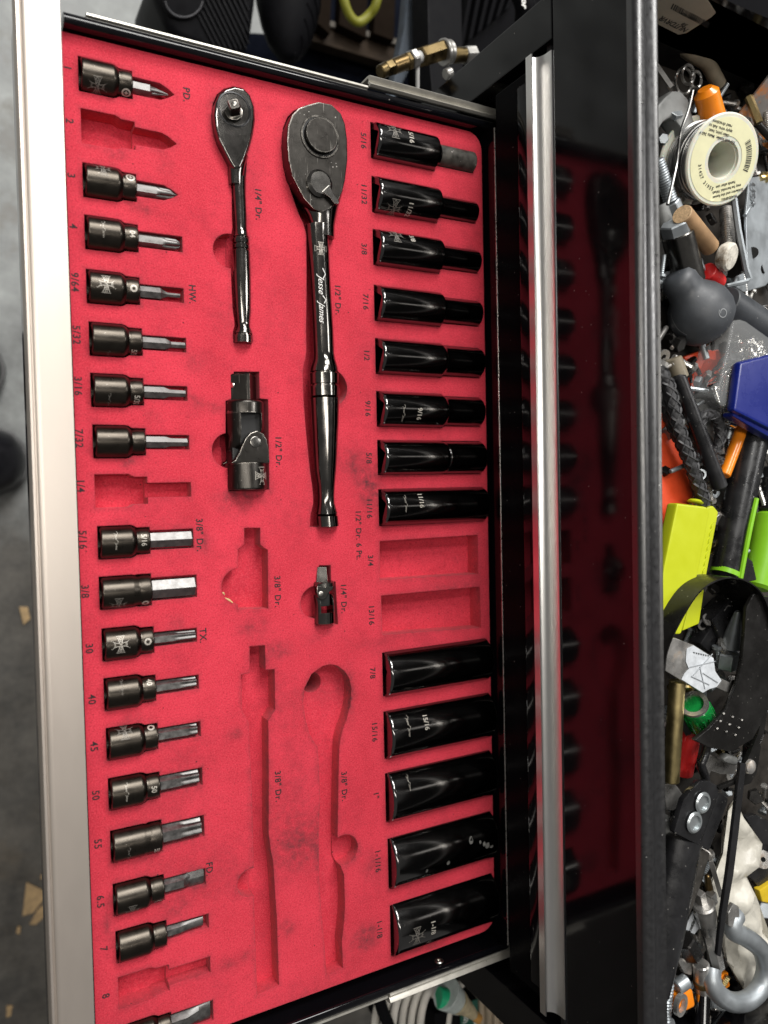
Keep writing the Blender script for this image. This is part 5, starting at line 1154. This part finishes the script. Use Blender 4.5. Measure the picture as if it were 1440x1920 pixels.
# black hoop (strap wrench band)
t = thing('band_hoop', 'large black sheet metal hoop standing on edge, broad at its right side', 'band', P(1350, 1240, 74))
hoop_px = [(1240, 1300), (1252, 1225), (1275, 1170), (1312, 1112), (1350, 1088), (1385, 1086), (1415, 1100), (1436, 1128), (1452, 1180)]
top = smooth_path(pts3(hoop_px, 121), 6); bmh = bmesh.new(); cen = sum(top, Vector()) / len(top); pr = None
for p_ in top:
    o_ = (p_ - cen); o_.z = 0; o_.normalize(); qv = [bmh.verts.new(p_), bmh.verts.new(p_ + o_ * 1.0), bmh.verts.new(p_ + o_ * 1.0 - Vector((0, 0, 34))), bmh.verts.new(p_ - Vector((0, 0, 34)))]
    if pr:
        for i in range(4): bmh.faces.new((pr[i], pr[(i + 1) % 4], qv[(i + 1) % 4], qv[i]))
    else: bmh.faces.new(qv)
    pr = qv
bmh.faces.new(pr[::-1]); part('band', bmh, blackm, t, 50)
wide = [(1400, 1140), (1396, 1200), (1392, 1240), (1382, 1285), (1362, 1330), (1330, 1366), (1302, 1388), (1330, 1402), (1372, 1410), (1412, 1386), (1440, 1335), (1470, 1280), (1470, 1120), (1436, 1118), (1414, 1112)]
part('broad_side', plate_bm(wide, 118, 3, .8), blackm, t)
db = bmesh.new()
for k in range(9): cyl_bm(P(1345 + (k % 3) * 17 + (k // 3) * 6, 1366 - (k % 3) * -6 - (k // 3) * 14 + 0, 118.1), P(1345 + (k % 3) * 17 + (k // 3) * 6, 1366 - (k % 3) * -6 - (k // 3) * 14, 118.9), .7, None, 8, .2, db)
o = part('dimple', db, steel, t); o['kind'] = 'stuff'
# inside the hoop
t = thing('square_tool', 'black square headed tool inside the black hoop', 'tool', P(1340, 1165, 78))
part('head', obox(P(1345, 1160, 90), P(1372, 1130, 90) - P(1345, 1160, 90), 22, 18, 14, 1.5), blackp, t); part('stem', obox(P(1322, 1196, 88), P(1345, 1160, 90) - P(1322, 1196, 88), 14, 12, 10, 1.2), blackp, t)
rod('punch', 'bright zinc plated pointed pin inside the black hoop', 'pin', (1384, 1146, 106), (1370, 1212, 98), 6, zincp, 20)
solo('washer', ring(P(1366, 1214, 97), (.1, .4, .9), rp(1366, 1214, 97, 29), rp(1366, 1214, 97, 16), 2, 40), steel, 'flat steel washer on the zinc pin', 'washer')
rod('hex_nut', 'large bright hex nut below the washer in the black hoop', 'nut', (1366, 1222, 99), (1362, 1252, 97), 24, zincp, None, 'hex', 1)
t = thing('putty_knife', 'putty knife blade with a torn white sticker beside the brass rod', 'putty knife', P(1310, 1255, 80))
part('blade', plate_bm([(1254, 1200), (1266, 1196), (1302, 1210), (1338, 1232), (1344, 1268), (1374, 1282), (1372, 1302), (1340, 1288), (1318, 1300), (1248, 1258)], 111, 1.6, .4), steel, t)
part('sticker', plate_bm([(1288, 1216), (1300, 1210), (1338, 1234), (1341, 1258), (1353, 1276), (1344, 1288), (1330, 1292), (1318, 1299), (1278, 1274), (1284, 1262), (1292, 1254), (1286, 1240)], 111.5, .3, .1), stick, t)
cz = bmesh.new()
for a_, b_ in (((1290, 1252), (1341, 1240)), ((1300, 1266), (1336, 1226)), ((1312, 1250), (1322, 1292)), ((1296, 1268), (1330, 1284)), ((1318, 1262), (1346, 1280))): tube([P(*a_, 111.75), P(*b_, 111.75)], .28, 5, cz)
part('crease', cz, mat('sticker_shade', (.3, .32, .34), .6), t)
for i_ in range(7): part('printed_speck', plate_bm([(1300 + i_ * 4.4, 1222 + (i_ * 37) % 9), (1303 + i_ * 4.4, 1223 + (i_ * 37) % 9), (1302 + i_ * 4.4, 1226 + (i_ * 37) % 9)], 111.8, .1, 0), inkd, t)
rod('brass_rod', 'long brass coloured rod lying along the tray rim', 'rod', (1270, 1276, 103), (1258, 1466, 100), 15, brassr)
t = thing('green_cap', 'ribbed green translucent cap between the brass rod and the hoop', 'cap', P(1310, 1345, 80))
a, b = P(1302, 1322, 104), P(1322, 1362, 98); part('cap_body', cyl_bm(a, b, rp(1302, 1322, 100, 26), rp(1322, 1362, 98, 27), 40, 1.2), greenc, t)
part('cap_ring', ring(a, a - b, rp(1302, 1322, 100, 26), rp(1302, 1322, 100, 18), 2, 40), steel, t); 
for k in range(14):
    s_, u_ = frame(b - a); an = 2 * math.pi * k / 14; r_ = rp(1302, 1322, 100, 26.6); o_ = (s_ * math.cos(an) + u_ * math.sin(an)) * r_
    part('rib', tube([a + (b - a) * .25 + o_, a + (b - a) * .95 + o_], .7, 6), greenc, t)
rod('red_canister', 'shiny red canister beneath the green cap', 'canister', (1296, 1366, 92), (1278, 1450, 86), 20, redp, 20)
# levers and riveted bracket
flat('black_lever', 'thin black lever crossing towards a riveted joint at the right edge', 'lever', [(1440, 1330), (1434, 1372), (1402, 1448), (1384, 1470), (1350, 1482), (1346, 1476), (1382, 1462), (1396, 1440), (1424, 1370), (1430, 1330)], 116, 3, blackm)
t = thing('pivot_bracket', 'black bracket with a pivot rivet at the right edge below the hoop', 'bracket', P(1412, 1440, 84))
part('arm', plate_bm([(1402, 1400), (1422, 1384), (1428, 1400), (1420, 1450), (1408, 1470), (1392, 1475), (1388, 1462), (1400, 1440)], 112, 4, .8), blackm, t)
part('rivet', lathe([(0, 4.6), (1.6, 4.2), (2.4, 2.8), (2.6, .3)], n=24, origin=P(1405, 1437, 116), axis=(0, 0, 1)), steel, t)
flat('grey_knob', 'grey blue rounded slug under the hoop edge', 'knob', [(1355, 1424), (1366, 1414), (1384, 1420), (1390, 1430), (1382, 1438), (1360, 1430)], 108, 6, cast, 2)  # rounded knob, drawn as a thick plate
flat('dark_jaw', 'dark brown steel jaw with a round notch under the hoop', 'jaw', [(1330, 1414), (1384, 1436), (1378, 1452), (1352, 1452), (1334, 1446), (1326, 1462), (1316, 1440)], 100, 5, steel)
solo('black_cable', tube(smooth_path(pts3([(1326, 1400, 106), (1320, 1420, 107), (1315, 1435, 107), (1322, 1455, 106), (1324, 1470, 104)]), 5), 2.6, 10), blackp, 'short black cable looping above the riveted bracket', 'cable')
t = thing('riveted_bracket', 'black folded bracket with two bright hollow rivets', 'bracket', P(1310, 1520, 84))
part('face', plate_bm([(1300, 1478), (1312, 1465), (1330, 1464), (1346, 1474), (1350, 1486), (1312, 1586), (1264, 1562), (1282, 1500)], 115, 4, 1), blackp, t)
part('flange', plate_bm([(1350, 1484), (1366, 1498), (1364, 1508), (1330, 1596), (1312, 1586)], 112, 4, .8), blackp, t)
rivet_m = mat('rivet_zinc', (.4, .43, .44), .32, .75, .03, 60)
for x, y in ((1315, 1504), (1299, 1541)):
    c = P(x, y, 115); part('rivet', ring(c, (0, 0, 1), rp(x, y, 115, 20), rp(x, y, 115, 13.5), 2.2, 36, None, .9), rivet_m, t); part('rivet_core', lathe([(.9, rp(x, y, 115, 13.6)), (.5, rp(x, y, 115, 11)), (.3, rp(x, y, 115, 7)), (.2, .2)], n=28, origin=c, axis=(0, 0, 1)), rivet_m, t)
flat('foil_scrap', 'crumpled silver foil scrap against the tray rim above the riveted bracket', 'scrap', [(1244, 1470), (1258, 1466), (1276, 1478), (1282, 1500), (1262, 1520), (1246, 1518)], 98, 5, steel, 1, [0, 3, -2, 4, 0, 2])
t = thing('black_sheath', 'broad glossy black sheath with bright streaks along the tray rim', 'sheath', (*P(1262, 1700, 100)[:2], 84))
sa, sb_ = P(1284, 1566, 106), P(1226, 1862, 106); k_ = rp(1262, 1700, 106, 1)
part('shell', loft([(0, 36 * k_, 7, 'o'), (1.5, 40 * k_, 8.5, 'o'), (60, 39 * k_, 9, 'o'), ((sb_ - sa).length, 30 * k_, 8, 'o')], n=40, origin=sa, axis=sb_ - sa), blackp, t)
part('dusty_flap', plate_bm([(1304, 1584), (1332, 1600), (1318, 1650), (1300, 1700), (1282, 1745), (1262, 1790), (1246, 1830), (1246, 1760), (1272, 1660)], 109, 3, .8), mat('dusty_black', (.03, .027, .023), .55, 0, .5, 90, .3, 400, dust=.6, dcol=(.3, .28, .25)), t)
rod('grey_capsule', 'grey rounded rod end by the rim above the black sheath', 'rod', (1244, 1532, 100), (1252, 1568, 100), 11, cast)
# long black strip, cloudy bag and the rest at the bottom
flat('black_strip', 'long thin black strip lying diagonally over the cloudy bag', 'strip', [(1389, 1430), (1400, 1432), (1386, 1560), (1376, 1640), (1362, 1720), (1352, 1795), (1345, 1792), (1352, 1720), (1364, 1640), (1374, 1560)], 119, 2.5, blackp, .6)
def crumple(px, z, label, seedv):
    pl = [P(a_, b_, z) for a_, b_ in px]; V = [Vector((p_.x, p_.y)) for p_ in pl]; n_ = len(V); x0, x1 = min(v_.x for v_ in V), max(v_.x for v_ in V); y0, y1 = min(v_.y for v_ in V), max(v_.y for v_ in V)
    q = V[:]; 
    yy = y0
    while yy < y1:
        xx = x0
        while xx < x1: q.append(Vector((xx + rnd.uniform(-1.4, 1.4), yy + rnd.uniform(-1.4, 1.4)))); xx += 4.5
        yy += 4.5
    vo, eo, fo, _, _, of = delaunay_2d_cdt(q, [], [list(range(n_))] if sum(V[i - 1].x * V[i].y - V[i].x * V[i - 1].y for i in range(n_)) > 0 else [list(range(n_))[::-1]], 1, 1e-4)
    bm_ = bmesh.new(); c_ = {}
    def h(p_): 
        w = Vector((p_[0] * .05, p_[1] * .05, seedv)); return z + 9 * (abs(noise.noise(w)) * 1.6 - .4) + 4 * abs(noise.noise(w * 2.6))
    for k_, f_ in enumerate(fo):
        if not of[k_]: continue
        for i in f_:
            if i not in c_: c_[i] = (bm_.verts.new((vo[i][0], vo[i][1], h(vo[i]))), bm_.verts.new((vo[i][0], vo[i][1], h(vo[i]) - 1.2)))
        bm_.faces.new([c_[i][0] for i in f_]); bm_.faces.new([c_[i][1] for i in f_[::-1]])
    for e in [e for e in bm_.edges if len(e.link_faces) == 1]: pass
    return solo('cloudy_bag', bm_, bagm, label, 'plastic bag', None, 75)
crumple([(1352, 1600), (1364, 1520), (1380, 1500), (1398, 1535), (1424, 1580), (1402, 1645), (1428, 1700), (1440, 1770), (1480, 1960), (1420, 1900), (1360, 1800), (1330, 1660)], 100, 'crumpled cloudy plastic bag under the long black strip', 3.1)
flat('dark_wedge', 'dark flat plate at the right edge beside the cloudy bag', 'plate', [(1398, 1532), (1420, 1528), (1480, 1560), (1480, 1680), (1430, 1672), (1404, 1642), (1426, 1584)], 94, 5, blackp, 1)
flat('yellow_scrap', 'yellow plastic piece at the right edge below the dark plate', 'scrap', [(1424, 1670), (1470, 1640), (1470, 1700), (1430, 1692)], 97, 5, mat('mustard_plastic', (.6, .42, .02), .35), 1)
t = thing('bit_driver', 'steel bit chuck with jaws pointing up the tray, left of the black strip', 'chuck', P(1325, 1720, 90))
part('sleeve', cyl_bm(P(1318, 1694, 107), P(1330, 1748, 104), rp(1320, 1700, 105, 21), rp(1330, 1748, 104, 15), 36, 1), steel, t); part('shank', cyl_bm(P(1330, 1746, 104), P(1346, 1815, 102), 5, 4.4, 24, .6, None, 'hex'), steel, t)
for x in (1314, 1334): part('jaw', obox(P(x, 1684, 106), P(x + 3, 1700, 105) - P(x, 1684, 106), 9, 5, 5, .6), nickel, t)
rod('screw_tip', 'small brass tipped screw above the chuck jaws', 'screw', (1326, 1640, 104), (1331, 1676, 104), 5, brass_dark, 8)
rod('driver_bit', 'long square driver bit across the cloudy bag under the strip', 'bit', (1332, 1612, 107), (1352, 1680, 105), 6, nickel, None, 'sq')
t = thing('nut_driver_shaft', 'steel nut driver with a brass band at the bottom beside the orange clip', 'nut driver', P(1316, 1860, 88))
part('socket', cyl_bm(P(1314, 1806, 104), P(1318, 1858, 102), rp(1316, 1830, 103, 15), None, 32, .8), steel, t); part('brass_band', ring(P(1316, 1838, 103), P(1318, 1858, 102) - P(1314, 1806, 104), rp(1316, 1830, 103, 16), rp(1316, 1830, 103, 12), 3, 32), brass, t); part('shaft', cyl_bm(P(1318, 1856, 102), P(1314, 1960, 100), 4.6), chrome, t)
solo('hook', tube(smooth_path(pts3([(1380, 1714, 112), (1373, 1728, 114), (1376, 1746, 114), (1398, 1757, 113), (1426, 1780, 112), (1436, 1815, 112), (1426, 1852, 112), (1400, 1876, 112), (1370, 1878, 112), (1346, 1862, 110), (1334, 1838, 108), (1334, 1815, 106)]), 6), [2.5] + [5.8] * 70, 18), zincp, 'thick bright zinc hook curving at the bottom right', 'hook')
flat('hook_latch', 'pointed red brown latch at the top of the zinc hook', 'latch', [(1376, 1694), (1386, 1700), (1388, 1724), (1380, 1720), (1374, 1740), (1366, 1736), (1366, 1712)], 118, 3, steel)
t = thing('orange_clip', 'orange plastic clip with a ring at the bottom of the tray', 'clip', P(1285, 1880, 84))
part('clip_body', plate_bm([(1268, 1866), (1300, 1854), (1306, 1888), (1282, 1900), (1266, 1894)], 102, 10, 2), orange, t); part('clip_ring', ring(P(1272, 1882, 103), (.2, 0, 1), 6.5, 4, 2.5, 28), steel, t)
flat('orange_block', 'small ribbed orange block framed by the zinc hook', 'block', [(1348, 1832), (1366, 1822), (1370, 1850), (1354, 1860)], 96, 6, orange, 1)
threaded('threaded_bolt', 'coarse threaded bolt against the rim in the bottom corner', 'bolt', (1252, 1842, 98), (1244, 1930, 98), 12, zincp, 1.9)
rod('hex_socket', 'dull black hex ended socket above the orange clip', 'socket', (1282, 1760, 102), (1300, 1790, 100), 20, blackm, None, 'hex', 1)
rod('tube_end', 'short zinc tube end lying above the orange clip', 'tube', (1268, 1852, 100), (1288, 1838, 101), 13, zincp)
flat('curved_blade', 'dark curved steel blade beside the short tube end', 'blade', [(1270, 1800), (1290, 1792), (1300, 1810), (1298, 1830), (1284, 1826), (1276, 1812)], 100, 4, steel, 1)
t = flat('white_leaflet', 'scrap of white printed leaflet peeking out beside the black sheath', 'leaflet', [(1284, 1742), (1302, 1704), (1312, 1740), (1302, 1752)], 100, .6, stick, .1)
for i, s_ in enumerate(('RECYCLED', 'PAPER FOR', 'USE BY')):
    p_ = P(1294 + i * 4, 1744 - i * 9, 100); part('printed_lettering', mesh_bm(([Vector((p_.x + u_ * .5 - v_ * .86, p_.y + u_ * .86 + v_ * .5, 100.2)) for u_, v_ in text2d(s_, 2.4)[0]], text2d(s_, 2.4)[1])), inkd, t)

# loose small hardware lying over the tray bottom, too much to count
def litter(name, m, n_, seed):
    r_ = random.Random(seed); bm_ = bmesh.new()
    for k in range(n_):
        y = r_.uniform(150, 1930); x = r_.uniform(1240, 1470); z_ = r_.uniform(78, 97); c_ = P(x, y, z_); a_ = r_.uniform(0, 6.28); d_ = Vector((math.cos(a_), math.sin(a_), r_.uniform(-.25, .25))).normalized(); q_ = r_.random()
        if q_ < .45:
            L_ = r_.uniform(8, 20); r0 = r_.uniform(1.1, 2.2); rs = [(0, r0 * 1.9), (r0 * 1.1, r0 * 1.9), (r0 * 1.15, r0)]; t_ = r0 * 1.2
            while t_ < L_: rs += [(t_, r0 * .82), (t_ + .6, r0)]; t_ += 1.2
            lathe(rs, n=8, origin=c_, axis=d_, bm=bm_)
        elif q_ < .65: ring(c_, (d_.x * .6, d_.y * .6, 1), r_.uniform(3, 6), r_.uniform(1.4, 2.6), 1, 16, bm_)
        elif q_ < .85: cyl_bm(c_, c_ + Vector((d_.x * .5, d_.y * .5, .8)) * 4, r_.uniform(3, 5.5), None, 18, .4, bm_, 'hex')
        else: cyl_bm(c_, c_ + d_ * r_.uniform(10, 26), r_.uniform(1.2, 3), None, 12, .3, bm_, r_.choice(('o', 'hex', 'sq')))
    c = sum((v.co for v in bm_.verts), Vector()) / len(bm_.verts)
    o_ = part(name, bm_, m, None, 38, None, origin=(c.x, c.y, 76)); o_['kind'] = 'stuff'; o_['label'] = 'loose small screws, nuts and washers lying over the tray bottom'; o_['category'] = 'loose hardware'
litter('loose_hardware', steel, 210, 3); litter('loose_hardware', zincp, 150, 5); litter('loose_hardware', blackm, 190, 9); litter('loose_hardware', brassr, 40, 12)
